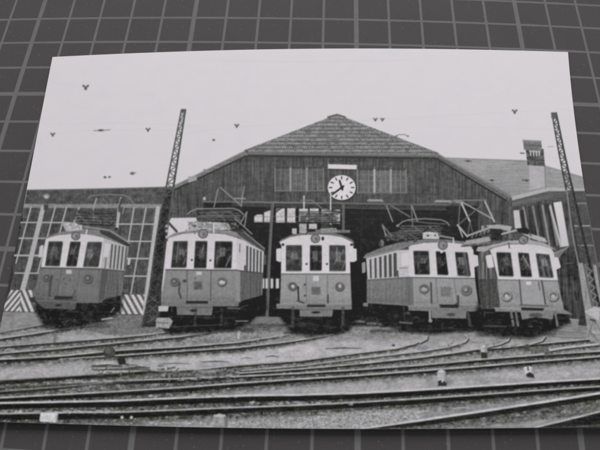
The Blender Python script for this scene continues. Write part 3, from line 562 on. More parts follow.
def tram2():
    shadowed([(158, 300), (236, 300), (264, 293), (266, 308), (250, 322), (232, 330), (170, 334), (160, 326)], 46)
    T = part('tram', label='second tram from the left, beside the lattice mast', group=tg)
    poly([(165.8, 269), (236, 269.4), (263, 272.5), (262.4, 295), (237, 302), (236, 303), (160, 303)], 136, T, tex=dict(g2=3, g4=1.5, vs=2))
    poly([(234.6, 269.4), (241, 270), (241, 302), (236, 303)], 142, op=.9, tex=dict(g2=3)); poly([(240.5, 270), (263, 272.5), (262.4, 295), (240, 301)], 104, tex=dict(vs=5, g2=3))
    for k in range(6): line([(244+k*3.3, 271), (243.6+k*3.3, 298)], .6, 82, op=.5)
    U = part('upper_panel', T); poly([(166.8, 241), (170, 237.6), (182, 234.4), (202, 232.6), (224, 234), (237, 237.6), (239.6, 242), (236.6, 269.8), (165.6, 269.4)], lambda x, y: 205-.25*np.clip(258-y, -12, 20), U, tex=dict(g2=3, g4=1.5))
    sd = part('side_panel', T); poly([(237, 238), (244, 240), (264, 251), (263, 273), (236.4, 270)], 192, sd, tex=dict(g2=4))
    for k in range(5):
        x = 246.4+k*3.4; poly([(x, 245.6+k*1.3), (x+1.9, 246.2+k*1.3), (x+1.5, 271.6+k*.3), (x-.4, 271.4+k*.3)], 86, part('side_window', T))
    line([(240, 244), (239.6, 252)], 1, 110); line([(245, 266), (245, 270)], 1.4, 60)
    window([(173.4, 241), (188, 240.8), (186.8, 268.4), (170.9, 268.4)], T, 76, 6, 4); window([(195.4, 240.8), (207.6, 240.8), (206.6, 269), (193.8, 269)], T, 72, 0, 5); window([(215, 241), (232.8, 241.2), (231.8, 269), (213.8, 269)], T, 66, 8, 6)
    line([(178.4, 243), (176.4, 262)], 1.1, 130, op=.8); line([(226, 266), (230.6, 256)], 1.4, 140, op=.7); line([(218, 250), (230, 250)], .8, 105, op=.7)
    body_wear([(165.8, 270), (235, 270), (235.6, 302), (161, 302)], 2, 136)
    line([(165.6, 269.8), (236, 270.2), (263, 273.4)], 1, 78)
    line([(187, 270), (187, 301)], .8, 86, op=.8); line([(211, 270), (210.6, 301)], .9, 80, op=.8); line([(165.4, 271), (161, 301)], 1.2, 168, op=.6)
    headlight(174.4, 281.4, 4.1, T, 116); headlight(221.6, 281.4, 4.4, T, 124, 196); ell(184.6, 281, 2, 1.6, 84); plate(199, 273.2, 5.2, 3.2, T, 190, None)
    em = part('emblem', T); rect(194, 281.6, 202, 289.6, 100, em, soft=1.4, tex=dict(g2=6)); line([(179.6, 283), (179, 292), (181, 298)], 2, 80, op=.85); ell(191.8, 252+8, 1, 1, 60); ell(210.4, 260.4, 1, 1, 60); ell(195, 278.4, .8, .7, 90)
    poly([(187, 301.2), (208, 301.2), (207.4, 304), (187, 304)], 62)
    bm = part('bumper', T); poly([(156.6, 302), (187, 301.6), (238.6, 301), (238.6, 306.4), (213, 306.4), (211.6, 315.4), (177, 314.8), (176.4, 306.4), (157.6, 306.6)], 122, bm, tex=dict(g2=5)); poly([(186, 301), (208, 301), (208, 303.6), (186, 303.6)], 60); ell(193.6, 310.6, 3.6, 1.3, 56); line([(177, 307.4), (212, 307.6)], .8, 96)
    rf = part('roof', T); poly([(164.6, 241), (167, 237.4), (174.5, 233), (190, 230.6), (203, 229.6), (230, 230.4), (240, 233), (265, 249), (264.4, 252), (238, 237.4), (224, 233.8), (202, 232.4), (182, 234.2), (170, 237.6)], 134, rf, tex=dict(g2=5)); poly([(228, 225), (240, 229), (265, 247.5), (264.6, 252), (240, 236)], 82, rf, tex=dict(g2=5)); line([(228, 224.6), (242, 230), (264.6, 249)], 1.3, 128)
    poly([(188, 222), (206, 220.6), (228, 222.4), (231, 229.6), (200, 231), (188, 229)], 158, rf, tex=dict(g2=16, g4=8)); poly([(228, 222), (236, 224), (244, 232), (232, 230)], 64); clutter(184, 222, 200, 232, 24, 62, 200, 1.2, 21, 4); clutter(204, 222, 238, 229, 22, 70, 190, 1.2, 22, 6)
    disk(203, 233.8, 5, T); line([(213.8, 223.5), (213.8, 232.4)], 1.4, 205)
    rpoly([(162, 243.6), (165, 243.6), (164.6, 257), (161.4, 257)], 1, 176, part('mirror', T)); ell(166.6, 240, 1.3, 1.4, 70)
    p = part('mirror', T); rpoly([(263.6, 254.4), (266.2, 255), (266.2, 264.6), (263.4, 265)], .7, 96, p)
    # wheels and running gear in the shade
    for x in (172, 196, 222): line([(x, 309), (x-1, 325)], 3, 84, op=.6, tex=dict(g2=8))
    line([(168, 327), (226, 324.5)], 1.4, 84, op=.7); line([(170, 317), (246, 318)], 1.2, 74, op=.6); ell(207, 317.6, 4, 1.6, 84, op=.6); line([(228, 308), (240, 308.6)], 1.6, 130, op=.7); line([(236, 321), (248, 321)], 1.4, 142, op=.8)
    pg = part('pantograph', T)
    rect(204, 202.6, 232, 207.6, 56, pg, soft=1.2, tex=dict(g2=7)); poly([(196, 210), (243, 210), (244, 221), (230, 223), (200, 221)], 58, tex=dict(g2=6, hs=4)); folded(197, 242, 210, 220.6, 23)
    line([(187.6, 214), (191, 211), (197.4, 208.8), (233, 208.4), (239, 210.2), (243.4, 214.4)], 1.2, 140, pg); line([(200, 212.4), (232, 211.8)], .8, 120); line([(198, 216.6), (240, 216)], .8, 116)
    for a, b_ in (((218, 189), (214, 207)), ((220, 187), (241.4, 206)), ((244.2, 186.4), (241.2, 206)), ((246.8, 212), (240, 224)), ((246.8, 212), (244.6, 226.4))): line([a, b_], 1.2, 138, pg)
    line([(216, 186.6), (245, 185.6)], .9, 84); line([(234.6, 198.4), (245, 198.6)], 1.6, 140, pg); line([(234.7, 218), (252, 234)], 1.2, 140); ell(204.4, 198.6, 1.4, 1.8, 176); line([(248, 202), (262, 202.4)], .9, 118)
tram2()

def tram3():
    shadowed([(277, 304), (356, 304), (358, 318), (348, 330), (336, 334), (310, 336), (292, 333), (282, 318)], 46)
    T = part('tram', label='middle tram facing straight ahead under the clock', group=tg)
    poly([(281, 273), (354.4, 273), (355.4, 305), (280, 305)], 150, T, tex=dict(g2=3, g4=1.5, vs=2)); poly([(351.4, 274), (354.6, 274), (356, 303), (353, 303)], 96)
    line([(283, 274), (282, 303)], 1, 160, op=.5); line([(351, 274), (351.6, 303)], 1, 158, op=.5)
    U = part('upper_panel', T); poly([(281.4, 246), (279.4, 242), (290, 237), (302, 235), (315, 234.4), (330, 235), (342, 237), (353, 242.4), (353.4, 246), (354.4, 273.6), (281, 273.6)], lambda x, y: 208-.2*np.clip(260-y, -12, 20), U, tex=dict(g2=3, g4=1.5))
    window([(286, 245), (302.2, 245), (302.2, 271.8), (285.8, 271.8)], T, 84, 6, 7); window([(310, 245), (322, 245), (322, 271.4), (309.8, 271.4)], T, 66, 4, 8); window([(329.2, 245), (345.6, 245.2), (346, 271.8), (329.4, 271.8)], T, 86, 10, 9)
    body_wear([(281.4, 274), (352, 274), (353, 304), (280.4, 304)], 3, 150)
    line([(281, 274), (354.4, 274)], .9, 96)
    for x in (306.4, 327.4): line([(x, 275), (x, 304)], .8, 106, op=.8)
    headlight(292.3, 286, 4.1, T, 110); headlight(339.4, 286.4, 4.2, T, 112); ell(293, 286.4, 1.6, 1.8, 190); ell(340, 286, 1.6, 2.2, 176)
    plate(316, 278.4, 5.2, 4.8, T, 205); em = part('emblem', T); rect(311.6, 287, 320.4, 294.4, 108, em, soft=1.3, tex=dict(g2=7))
    for x, y in ((305, 284.6), (305, 295.6), (306.6, 264), (327, 264)): ell(x, y, 1.1, 1.1, 78)
    line([(298, 287), (298.6, 300)], 1.8, 72); line([(328, 295), (328, 303)], 1.5, 80); line([(298, 301), (304, 303)], 1.6, 78)
    bm = part('bumper', T); poly([(276.4, 304), (356.8, 304), (356.6, 309.4), (333, 309.6), (332.4, 316.6), (299.6, 316.6), (299.6, 309.4), (276.6, 308.6)], 128, bm, tex=dict(g2=5)); rect(307, 303.6, 325.4, 307, 62); ell(315.8, 312.4, 4.4, 1.2, 56); line([(277, 304.2), (356, 304.2)], .9, 156, op=.8); line([(300, 309.8), (332, 309.8)], .8, 98)
    rf = part('roof', T); poly([(277.6, 243), (281, 239.6), (290, 235.4), (304, 232.4), (315, 231.4), (330, 232), (342, 235), (352, 239.6), (355.4, 243.4), (342, 237), (330, 235), (315, 234.2), (302, 234.8), (290, 237)], 118, rf, tex=dict(g2=4)); ell(283, 244.6, 1.5, 1.4, 74); ell(351.6, 244.6, 1.5, 1.4, 74)
    for a, t in (((292, 228.4, 296.8, 234), 176), ((299.2, 223.6, 306.8, 233), 166), ((308.8, 223.8, 317, 229), 186)): rect(*a, t, rf, tex=dict(g2=12))
    poly([(315, 229.4), (350, 230), (350, 232.8), (316, 233)], 118, rf, tex=dict(g2=5)); rect(321, 223.4, 333, 228.6, 72, tex=dict(g2=8)); poly([(320, 228.6), (336, 227.6), (338, 232), (322, 233)], 140, tex=dict(g2=8)); line([(310, 229), (306, 234)], 1, 70)
    disk(315.4, 238.6, 4.8, T); ell(322.8, 238.6, 1.4, 2, 62)
    rpoly([(276.2, 248.6), (281.4, 248.2), (281.2, 262), (276.2, 261)], 1.2, 204, part('mirror', T)); rpoly([(352.4, 248.4), (356.6, 248.6), (356.8, 261), (352.6, 262)], 1.2, 204, part('mirror', T))
    for x in (293, 343): line([(x, 308), (x-.4, 325)], 3.2, 92, op=.7, tex=dict(g2=8))
    ell(302, 325, 4, 2.4, 80, op=.7); line([(288, 329), (300, 322), (336, 328)], 1.2, 76, op=.7); clutter(296, 317, 334, 330, 26, 40, 84, 1.2, 31, 8)
    pg = part('pantograph', T)
    for x, y0, y1 in ((304, 196, 222), (330.6, 195.5, 224)): line([(x, y0), (x, y1)], 1.3, 200, pg)
    line([(300.6, 200.4), (312, 200.2), (322.6, 209)], 1.2, 120, pg); line([(322, 209), (342, 214), (343, 218)], 1.2, 100)
    line([(299, 212), (341, 211.4)], 1.1, 84, pg); line([(298, 222.4), (341, 222)], 1.8, 58, pg); line([(298, 216), (338, 215.6)], .8, 96); ell(302.6, 219, 3, 2.8, 92, op=.8); ell(330, 218, 3.4, 3.4, 96, op=.8); ell(316, 219.4, 2.4, 3, 74, op=.8); folded(299, 340, 212.6, 222, 32, 96, 130); clutter(300, 213, 338, 222, 14, 60, 190, .8, 32, 5)
    line([(296, 208), (293, 206)], 1, 90)
tram3()

def tram4():
    shadowed([(364, 302), (410, 304), (482, 304), (486, 322), (470, 330), (430, 334), (400, 330), (386, 324), (366, 316)], 46)
    poly([(350, 262), (366, 262), (367, 312), (352, 312)], 48, tex=dict(g2=5))
    T = part('tram', label='fourth tram from the left, showing its left side', group=tg)
    poly([(366.8, 279), (409, 276), (474.6, 277), (478.4, 306), (411, 306), (367, 303)], 148, T, tex=dict(g2=3, g4=1.5, vs=2))
    poly([(366.8, 279), (409.4, 276.4), (411, 305.4), (367.2, 302.6)], 124, tex=dict(vs=4, g2=4)); poly([(406, 276), (413, 276), (414, 305.6), (408, 305)], 104, op=.7)
    for k in range(10): line([(370+k*4, 279-k*.2), (370.4+k*4, 302.6)], .5, 100, op=.5)
    line([(413.8, 277), (415, 305)], 1.3, 164, op=.5); line([(474, 279), (477.4, 304)], 1, 168, op=.5)
    U = part('upper_panel', T); poly([(407, 249), (410.6, 245.2), (424, 242.8), (442, 242), (462, 243.6), (471, 246.6), (473.4, 250), (475, 278), (409, 277)], lambda x, y: 202-.2*np.clip(262-y, -12, 20), U, tex=dict(g2=3, g4=1.5))
    sd = part('side_panel', T); poly([(366, 258), (400, 249.6), (408.6, 247.6), (409.4, 277), (367.6, 280)], 186, sd, tex=dict(g2=4))
    for k in range(6):
        x = 369.6+k*4.75; t = 259.4-k*1.25; wd = 1.8+k*.28; rpoly([(x, t), (x+wd, t-.4), (x+wd+.4, 278.2-k*.3), (x+.4, 278.5-k*.3)], .5, 84, part('side_window', T))
    rpoly([(401.6, 253.4), (408.4, 252.6), (408.8, 265.4), (402, 266)], 1, 204, part('mirror', T)); line([(399, 249), (408, 248.8)], 2, 92); line([(400, 268), (407, 268)], .9, 130); line([(397.6, 271), (398, 277)], 1.4, 80)
    window([(413.2, 250.6), (429, 250.8), (430.2, 275.2), (414.8, 275.2)], T, 68, 10, 10); window([(435.8, 251), (445.8, 251.6), (448.6, 275.8), (437.4, 275.4)], T, 58, 0, 11); window([(455, 251.8), (467.8, 252.2), (471, 277), (457.6, 276.4)], T, 70, 26, 12)
    for y in (256, 262): line([(416, y), (428, y)], .9, 96, op=.6)
    line([(464.6, 253), (468, 276)], 2.4, 122, op=.6); ell(441.6, 251.8, 1.4, 1.4, 206)
    body_wear([(412, 278), (474.4, 278.4), (478, 305.4), (414.4, 305.4)], 4, 148); body_wear([(367.4, 280), (408, 277.6), (409.6, 304), (367.6, 302)], 6, 124, 10)
    line([(367.4, 280), (409, 277.4), (475, 278.4)], .9, 92)
    headlight(423.8, 288.4, 4.5, T, 120, 168); headlight(466, 290, 5, T, 124); ell(465.4, 289, 2.4, 2.8, 146, op=.6)
    pn = part('number_plate', T); rect(441.6, 279.2, 448.2, 284, 156, pn, soft=1.2, tex=dict(g2=6)); line([(443.4, 280.4), (443.4, 283)], .6, 118); line([(446, 280.4), (446, 283)], .6, 118); rect(440.6, 287, 451, 296.6, 122, part('emblem', T), soft=1.6, tex=dict(g2=5)); line([(435.8, 278), (437.6, 303)], .8, 106, op=.8); line([(454, 279), (457, 302)], .8, 106, op=.8)
    line([(431, 283), (431.6, 303)], 1.6, 80); line([(429.6, 306), (430, 320)], 2, 156); ell(430.4, 320.6, 2, 1.8, 150)
    line([(458, 296), (458.4, 303), (455, 305)], 1.7, 74)
    bm = part('bumper', T); poly([(408, 306), (480.6, 306), (480.4, 311.4), (466.4, 311.8), (466, 318.6), (431.4, 318), (431, 311.2), (408.6, 310.6)], 126, bm, tex=dict(g2=5)); poly([(439, 304.4), (459.4, 304.6), (458, 308), (440, 307.6)], 60); ell(451, 314.6, 4.4, 1.6, 84); line([(408, 306.2), (440, 306.4)], .9, 152, op=.8)
    rf = part('roof', T); poly([(363, 257.6), (366, 254), (384, 246.6), (404, 241), (424, 239.4), (446, 239.4), (464, 241.4), (474, 247.6), (471, 247), (462, 243.6), (442, 242), (424, 242.8), (410, 245.4), (400, 249.4), (366, 258.4)], 124, rf, tex=dict(g2=6)); line([(364, 257.8), (400, 248.8), (409, 246)], 1, 150, op=.7)
    disk(442.8, 245.2, 5, T); line([(453.4, 238), (453.6, 243)], 1.3, 196)
    rpoly([(472.6, 254.6), (478, 255.2), (478.6, 266.6), (473, 267)], 1.2, 200, part('mirror', T)); rpoly([(361.8, 262.4), (365.4, 262), (365.6, 272.6), (362, 273)], 1, 150, part('mirror', T)); poly([(363, 303), (368, 302.6), (368, 306.6), (363, 306)], 150, op=.8)
    line([(366, 318), (384, 323), (420, 322)], 1.2, 80, op=.5); ell(396, 316, 7, 7, 58, op=.7); ell(396, 316, 2.5, 2.5, 84, op=.5); line([(400, 322), (412, 323.4)], 1.6, 128, op=.7); line([(404, 306), (404.4, 320)], 2, 86, op=.6); line([(468, 312), (470, 325)], 3, 96, op=.7, tex=dict(g2=8)); line([(410, 329), (480, 328.6)], 1.2, 72, op=.7); ell(408, 313, 2.4, 1.2, 110, op=.6)
    pg = part('pantograph', T)
    poly([(384, 238), (400, 229), (412, 224), (444, 226), (446, 236), (424, 239), (398, 243)], 62, op=.8, tex=dict(g2=7, hs=5)); folded(398, 443, 225.4, 236, 41, 104, 140); folded(384, 420, 233, 240.6, 42, 96, 128, -2.4)
    for a, b_, t in (((386.6, 206), (392.6, 221.6), 150), ((391.6, 206), (410, 216.8), 124), ((411.4, 205), (412.6, 227), 120), ((412, 206), (417.6, 221.6), 150), ((382.4, 225), (386, 235.4), 160), ((382.4, 225), (391.8, 236), 128), ((385, 205), (413, 204), 100)): line([a, b_], 1.2, t, pg)
    line([(397, 226.4), (402, 222), (408.4, 219.8), (425, 218.6), (441, 219.8), (446.6, 222), (449.4, 225.4)], 1.3, 132, pg); line([(408, 220.6), (428, 223), (446, 224)], 1, 112, pg); ell(397.6, 225.6, 1.5, 1.2, 140)
    p = part('roof_box', T); rpoly([(423, 232.6), (426, 231.6), (437.8, 232.4), (439.4, 239), (422.6, 239)], .8, 190, p, tex=dict(g2=10)); ell(428, 235.6, 1.2, 1, 80); ell(435, 235.6, 1, .9, 90); line([(440, 236), (452, 238)], 2, 132)
    ell(382, 243, 2, 3.6, 120); ell(380, 244, 1.4, 2.4, 84)
tram4()

def tram5():
    shadowed([(480, 300), (500, 304), (566, 310), (568, 322), (556, 330), (530, 338), (500, 336), (470, 330), (476, 312)], 50)
    poly([(476.6, 266), (497, 266), (501, 309), (481, 309)], 84, tex=dict(g2=5, vs=5))
    T = part('tram', label='rightmost tram in front of the annex', group=tg)
    poly([(497, 279), (557.6, 280), (564, 311), (500.6, 309)], 150, T, tex=dict(g2=4, g4=3))
    poly([(479, 252), (493, 252), (498, 279), (479, 279)], 104, part('side_panel', T), tex=dict(vs=14)); rect(482, 262, 484, 279, 150, op=.6); rect(487.6, 268, 489, 279, 64, op=.7)
    U = part('upper_panel', T); poly([(489.6, 250), (494, 246.6), (508, 244), (524, 243.6), (540, 245.2), (551, 248.4), (553.6, 252), (558, 280.4), (498, 279.4), (492.6, 256)], lambda x, y: 205-5*np.sin(x*.9)**8-.25*np.clip(262-y, -16, 20), U, tex=dict(g2=3, g4=1.5))
    window([(496.2, 252), (511, 252.4), (514, 277.2), (499, 276.8)], T, 70, 6, 13); window([(518, 252.4), (529, 253), (532.2, 277.6), (521, 277.4)], T, 66, 0, 14); window([(535.8, 253.2), (549.6, 254.4), (553.8, 278.4), (539.4, 277.8)], T, 84, 16, 15)
    line([(523, 256), (530, 268)], 1.6, 150, op=.7); line([(540, 256), (545, 277)], 1.3, 130, op=.6); line([(545, 258), (550, 277)], 1.6, 140, op=.5); line([(500, 262), (508, 255)], .9, 120, op=.5)
    body_wear([(497.4, 280), (557.4, 281), (563, 310), (501, 308.6)], 5, 150)
    line([(497, 279.8), (557.6, 280.8)], .9, 110)
    dp = part('door_panel', T); poly([(520, 280), (541.6, 281), (545, 304.6), (522, 304)], 156, dp, tex=dict(g2=3)); line([(519.4, 280), (521.6, 304)], 1.4, 82, op=.85); line([(541.8, 281), (545.4, 304)], 1.6, 76, op=.85); line([(538.6, 282), (539.8, 290)], 1, 92)
    headlight(506.6, 296, 5, T, 150); headlight(553.2, 296.2, 5, T, 152); ell(507, 297, 2.6, 2, 176); ell(553.6, 297, 2.6, 2, 172)
    plate(528.6, 283.2, 5, 3.2, T, 205, None)
    bm = part('bumper', T); poly([(494.2, 307.6), (521, 309.4), (543, 310.4), (564, 309.4), (573, 314.4), (553.6, 313.4), (552.6, 319.6), (536, 317), (522, 319.6), (520.4, 312), (495.6, 311.6)], 132, bm, tex=dict(g2=5)); poly([(521, 307.4), (544, 308.2), (543, 310.8), (521.6, 310.2)], 58); ell(536, 315.2, 7, 2.2, 92, tex=dict(g2=6)); line([(494, 307.8), (521, 309.4)], .9, 162, op=.8); line([(520, 305), (548, 306)], .9, 86)
    for x, t in ((512, 118), (516.6, 112), (556, 118)): line([(x-.8, 312), (x+1.4, 325.4)], 2.4, t, tex=dict(g2=6))
    clutter(484, 314, 512, 330, 22, 40, 88, 1.3, 51, 9); clutter(520, 321, 552, 334, 24, 40, 78, 1.3, 52, 9); line([(484, 326), (506, 326.4)], 1.4, 104, op=.6)
    rf = part('roof', T); poly([(478, 246.6), (487, 246), (500, 242.4), (510, 240.4), (530, 239.8), (544, 242.6), (557.4, 250.6), (551, 248.6), (540, 245.2), (524, 243.4), (508, 243.8), (494, 246.8), (484, 252), (476, 251)], 164, rf, tex=dict(g2=5)); line([(484, 252.6), (494, 247.4), (508, 244.2), (524, 243.8)], .8, 118)
    line([(508.6, 243), (509.4, 248)], 1.2, 90)
    disk(523.2, 240, 4.8, T)
    rpoly([(485.6, 255.6), (492, 254.4), (494, 267.4), (487.6, 268)], 1.2, 206, part('mirror', T)); rpoly([(553.4, 257), (558.4, 257.4), (560.8, 268), (555, 269.6)], 1.2, 206, part('mirror', T))
    poly([(466, 240.4), (489, 236.6), (491, 241), (470, 246), (464, 244)], 158, rf, tex=dict(g2=6)); line([(462, 246), (500, 242)], 2.2, 104, tex=dict(g2=10)); line([(468, 235.6), (490, 227.6)], 2, 158); line([(470, 238), (490, 232.6)], 2, 62, tex=dict(g2=14))
    for k in range(5): line([(472+k*4, 237.6-k*1.2), (473+k*4, 234.8-k*1.2)], .8, 150)
    poly([(489.6, 227), (501, 227.6), (502.4, 240), (491.6, 240)], 58, part('roof_box', T), tex=dict(g2=6)); poly([(486, 225.4), (500, 224.4), (512, 226.6), (510, 231.6), (500, 229), (489, 228.4)], 164, rf, tex=dict(g2=6)); line([(502, 234), (517, 230), (534, 238.6), (546, 241.6)], 1.8, 172); poly([(503, 236), (516, 232.6), (522, 236), (512, 241)], 92, tex=dict(g2=14)); poly([(530, 233.6), (545, 238), (547, 242), (534, 239)], 174, tex=dict(g2=5))
    rpoly([(516.6, 228.4), (527, 227.4), (529.6, 231.6), (528.6, 234.4), (518, 232.6)], 1, 54, part('roof_box', T)); ell(482.6, 227.4, 1.3, 2, 160)
    pg = part('pantograph', T)
    for a, b_, t, wd in (((460.8, 201.6), (470, 222), 182, 1.7), ((461.4, 201.6), (494, 219.6), 160, 1.3), ((485, 201.6), (494.4, 221.6), 170, 1.7), ((460, 203), (458.4, 225), 116, 1.1), ((481.8, 205), (457.6, 225.4), 112, 1.1), ((470, 222), (468, 234), 110, 1.1), ((470, 222), (472.4, 232), 104, 1), ((457.6, 225), (467.4, 236.6), 180, 1.6), ((458.6, 226), (462.6, 237), 170, 1.4), ((450, 203.4), (454, 200.4), 120, 1.6), ((454, 200.2), (486.6, 200.2), 122, 1.3)): line([a, b_], wd, t, pg)
    ell(458.2, 201.6, 4, 1.6, 134)
tram5()

# ---- lattice masts
def mast(cl, w0, n, t, lab, dark=False, y_sky=190):
    p = part('lattice_mast', label=lab, group='lattice masts')
    ys = [c[1] for c in cl]; cx = lambda y: np.interp(y, ys, [c[0] for c in cl]); ww = lambda y: np.interp(y, ys, w0)
    y0, y1 = ys[0], ys[-1]
    yy = np.linspace(y0, y1, 12)
    L_, R_ = [(cx(y)-ww(y)/2, y) for y in yy], [(cx(y)+ww(y)/2, y) for y in yy]
    if dark: poly([q for q in L_[4:]]+[q for q in R_[4:]][::-1], 62, p, tex=dict(g2=8, g4=7), op=.95)
    line(L_, [1.3+.0035*(y-y0) for y in yy], t-6, p, tex=dict(g2=6)); line(R_, [1.6+.0045*(y-y0) for y in yy], t-18, p, tex=dict(g2=6))
    y = y0+1; k = 0
    while y < y1-2:
        st = 2.2+ww(y)*.55; ye = min(y+st, y1)
        a, b_ = (cx(y)-ww(y)/2, y), (cx(ye)+ww(ye)/2, ye)
        if k % 2: a, b_ = (cx(y)+ww(y)/2, y), (cx(ye)-ww(ye)/2, ye)
        line([a, b_], 1.0, t-(16 if dark and y > y_sky else 0), p, op=.95)
        if y < y_sky+10: line([(cx(y)-ww(y)/2, y), (cx(y)+ww(y)/2, y)], .9, t, p)
        y = ye; k += 1
    return p
mast([(183.4, 110), (169.3, 190), (161.6, 234), (155, 290), (150.6, 327)], [4.0, 7.4, 9.6, 10.5, 17], 0, 92, 'lattice mast between the two left trams', True)
rect(181.4, 109, 186, 112.5, 88); 
line([(167, 221), (176.6, 231.4)], 2.4, 80); line([(173.6, 187), (167.6, 230)], 1, 118, op=.7)
for y in (298, 308, 318): line([(147, y+5), (157, y-3)], 1, 108, op=.8); line([(149, y-3), (158, y+5)], 1, 108, op=.8)
for y in (226, 231, 237): ell(166.6, y, 1.3, 1.5, 190, op=.8)
mast([(554, 113), (563, 160), (569.6, 190), (582, 250), (592, 300), (600, 338)], [4.4, 5.6, 6.4, 9, 12, 15], 0, 76, 'lattice mast at the right edge', False, 195)
rect(551.4, 112.4, 556.6, 118, 92)
line([(566.6, 190), (573.4, 240), (578.6, 264)], 1.6, 138, op=.9)
poly([(577.6, 263), (583, 263), (597, 334), (588, 334)], 148, part('pole'), tex=dict(g2=5, vs=5)); line([(583.6, 262), (598, 334)], 1.6, 78)
for k in range(8): a_ = (586.4+k*1.55, 267+k*8.2); line([a_, (a_[0]+5.4, a_[1]+4), (a_[0]+1.4, a_[1]+8.2)], 1.5, 136+6*(k % 2), op=.75)
line([(585, 265), (599, 338)], 2, 150, op=.5, tex=dict(g2=10))
# parts stacked by the mast, sacks and bucket on the right
cr_ = part('crate', label='pale crates at the foot of the left mast'); rpoly([(158.4, 306), (168.6, 306), (168, 311.4), (158.4, 311.4)], .8, 186, cr_); rect(160, 312, 176, 316.4, 52); poly([(156, 318), (169, 317.4), (173, 321), (169, 328.6), (156, 327)], 158, cr_, tex=dict(g2=9)); line([(157, 322.4), (168, 323.4)], 1, 110)
poly([(96, 312), (104, 309), (112, 314), (118, 306), (116, 316), (102, 320)], 176, op=.0)
line([(102, 319.4), (112, 318)], 1.6, 186, op=.8); line([(111, 312), (114, 308)], 1.4, 170, op=.6)
bk = part('bucket', label='grey bucket beside the rightmost tram'); poly([(570, 319), (578.6, 320), (577.6, 329.4), (572.6, 328.6)], 136, bk, tex=dict(g2=5)); line([(570, 319), (578.4, 320)], 1, 160)
sk = part('sack', label='pale sacks piled at the right edge'); poly([(584.6, 311.6), (588, 309), (594, 306.6), (603, 307), (624, 310), (624, 346), (600, 344), (590, 341), (592, 331), (596, 322), (590, 316)], 150, sk, tex=dict(g4=9, g2=6)); poly([(584.6, 311.4), (594, 306.8), (600, 309), (599, 321), (593, 318)], 184, sk, tex=dict(g2=5), op=.9)
for a, b_ in (((596, 322), (604, 338)), ((590, 331), (598, 341)), ((600, 312), (610, 330)), ((594, 319), (588, 336))): line([a, b_], 1.4, 116, op=.7)
line([(590.6, 319.6), (595, 321)], 1.8, 84)

# ---- film softness and grain of the print
def blur(a, sg):
    n = int(3*sg)+1; k = np.exp(-.5*(np.arange(-n, n+1)/sg)**2); k /= k.sum()
    for ax in (0, 1):
        p_ = np.pad(a, [(n, n) if i == ax else (0, 0) for i in (0, 1)], mode='edge'); o = 0
        for i, kv in enumerate(k): o = o+kv*(p_[i:i+a.shape[0], :] if ax == 0 else p_[:, i:i+a.shape[1]])
        a = o
    return a
C = blur(C, 1.15)
C = C + blur(NZ['g1'], .8)*1.3*np.clip((205-C)/30, 0, 1) + .12*NZ['g2']
# ================================================================== ink layer -> meshes lying on the card
top_c = np.array([(52.5, 57), (100, 54.6), (150, 52.6), (225, 50.3), (300, 48.9), (375, 48.4), (450, 49.2), (510, 50.4), (568, 52)])
bot_c = np.array([(-18, 421.3), (0, 422.4), (60, 423.6), (150, 425.9), (225, 427.6), (300, 428.5), (375, 428.9), (450, 428.4), (525, 427.7), (600, 426.6), (615.5, 426.2)])
lef_c = np.array([(52.5, 57), (38.2, 130), (26.6, 190), (14.2, 255), (-18, 421.3)]); rig_c = np.array([(568, 52), (575.3, 120), (583.4, 186), (592, 236), (615.5, 426.2)])
def smooth_curve(c, deg, ax):
    s = (c[:, ax]-c[0, ax])/(c[-1, ax]-c[0, ax]); o = 1-ax
    base_ = c[0, o]+(c[-1, o]-c[0, o])*s; A = np.stack([s*(1-s)*s**k for k in range(deg)], -1)
    co_ = np.linalg.lstsq(A, c[:, o]-base_, rcond=None)[0]
    def f(t):
        v = c[0, o]+(c[-1, o]-c[0, o])*t+sum(co_[k]*t*(1-t)*t**k for k in range(deg)); u = c[0, ax]+(c[-1, ax]-c[0, ax])*t
        return np.stack([u, v], -1) if ax == 0 else np.stack([v, u], -1)
    return f
ft, fb, fl, fr_ = smooth_curve(top_c, 3, 0), smooth_curve(bot_c, 3, 0), smooth_curve(lef_c, 2, 1), smooth_curve(rig_c, 2, 1)
def patch(s, t):
    s_, t_ = s[..., None], t[..., None]
    return (1-t_)*ft(s)+t_*fb(s)+(1-s_)*fl(t)+s_*fr_(t)-((1-s_)*(1-t_)*top_c[0]+s_*(1-t_)*top_c[-1]+(1-s_)*t_*bot_c[0]+s_*t_*bot_c[-1])
def lift(s, t):       # the print curls up slightly towards its near edge and right side
    return 0.00042+.0011*np.clip((t-.55)/.45, 0, 1)**2+.0003*np.clip((s-.7)/.3, 0, 1)**2+.0003*np.clip((.2-s)/.2, 0, 1)**2
NX, NY = 1180, 760
sv, tv = np.meshgrid(np.linspace(0, 1, NX+1), np.linspace(0, 1, NY+1))
PP = patch(sv, tv); WP = ray(PP[..., 0], PP[..., 1], lift(sv, tv))
def samp(A, px, py):
    x = np.clip((px-X0)*S-.5, 0, W-1.01); y = np.clip((py-Y0)*S-.5, 0, H-1.01); xi, yi = x.astype(int), y.astype(int); fx, fy = x-xi, y-yi
    return (A[yi, xi]*(1-fx)+A[yi, xi+1]*fx)*(1-fy)+(A[yi+1, xi]*(1-fx)+A[yi+1, xi+1]*fx)*fy
TV = np.clip(samp(C, PP[..., 0], PP[..., 1]), 20, 240)
TV = np.clip(TV-13*np.clip(1-(TV-50)/100, 0, 1.1)+4*np.clip((TV-150)/60, 0, 1)*np.clip((212-TV)/20, 0, 1), 14, 240)   # contrast of the paper grade
pc = (PP[:-1, :-1]+PP[1:, 1:]+PP[:-1, 1:]+PP[1:, :-1])/4
IDc = ID[np.clip(((pc[..., 1]-Y0)*S).astype(int), 0, H-1), np.clip(((pc[..., 0]-X0)*S).astype(int), 0, W-1)]
GAIN, HAZE = 1.27, .018
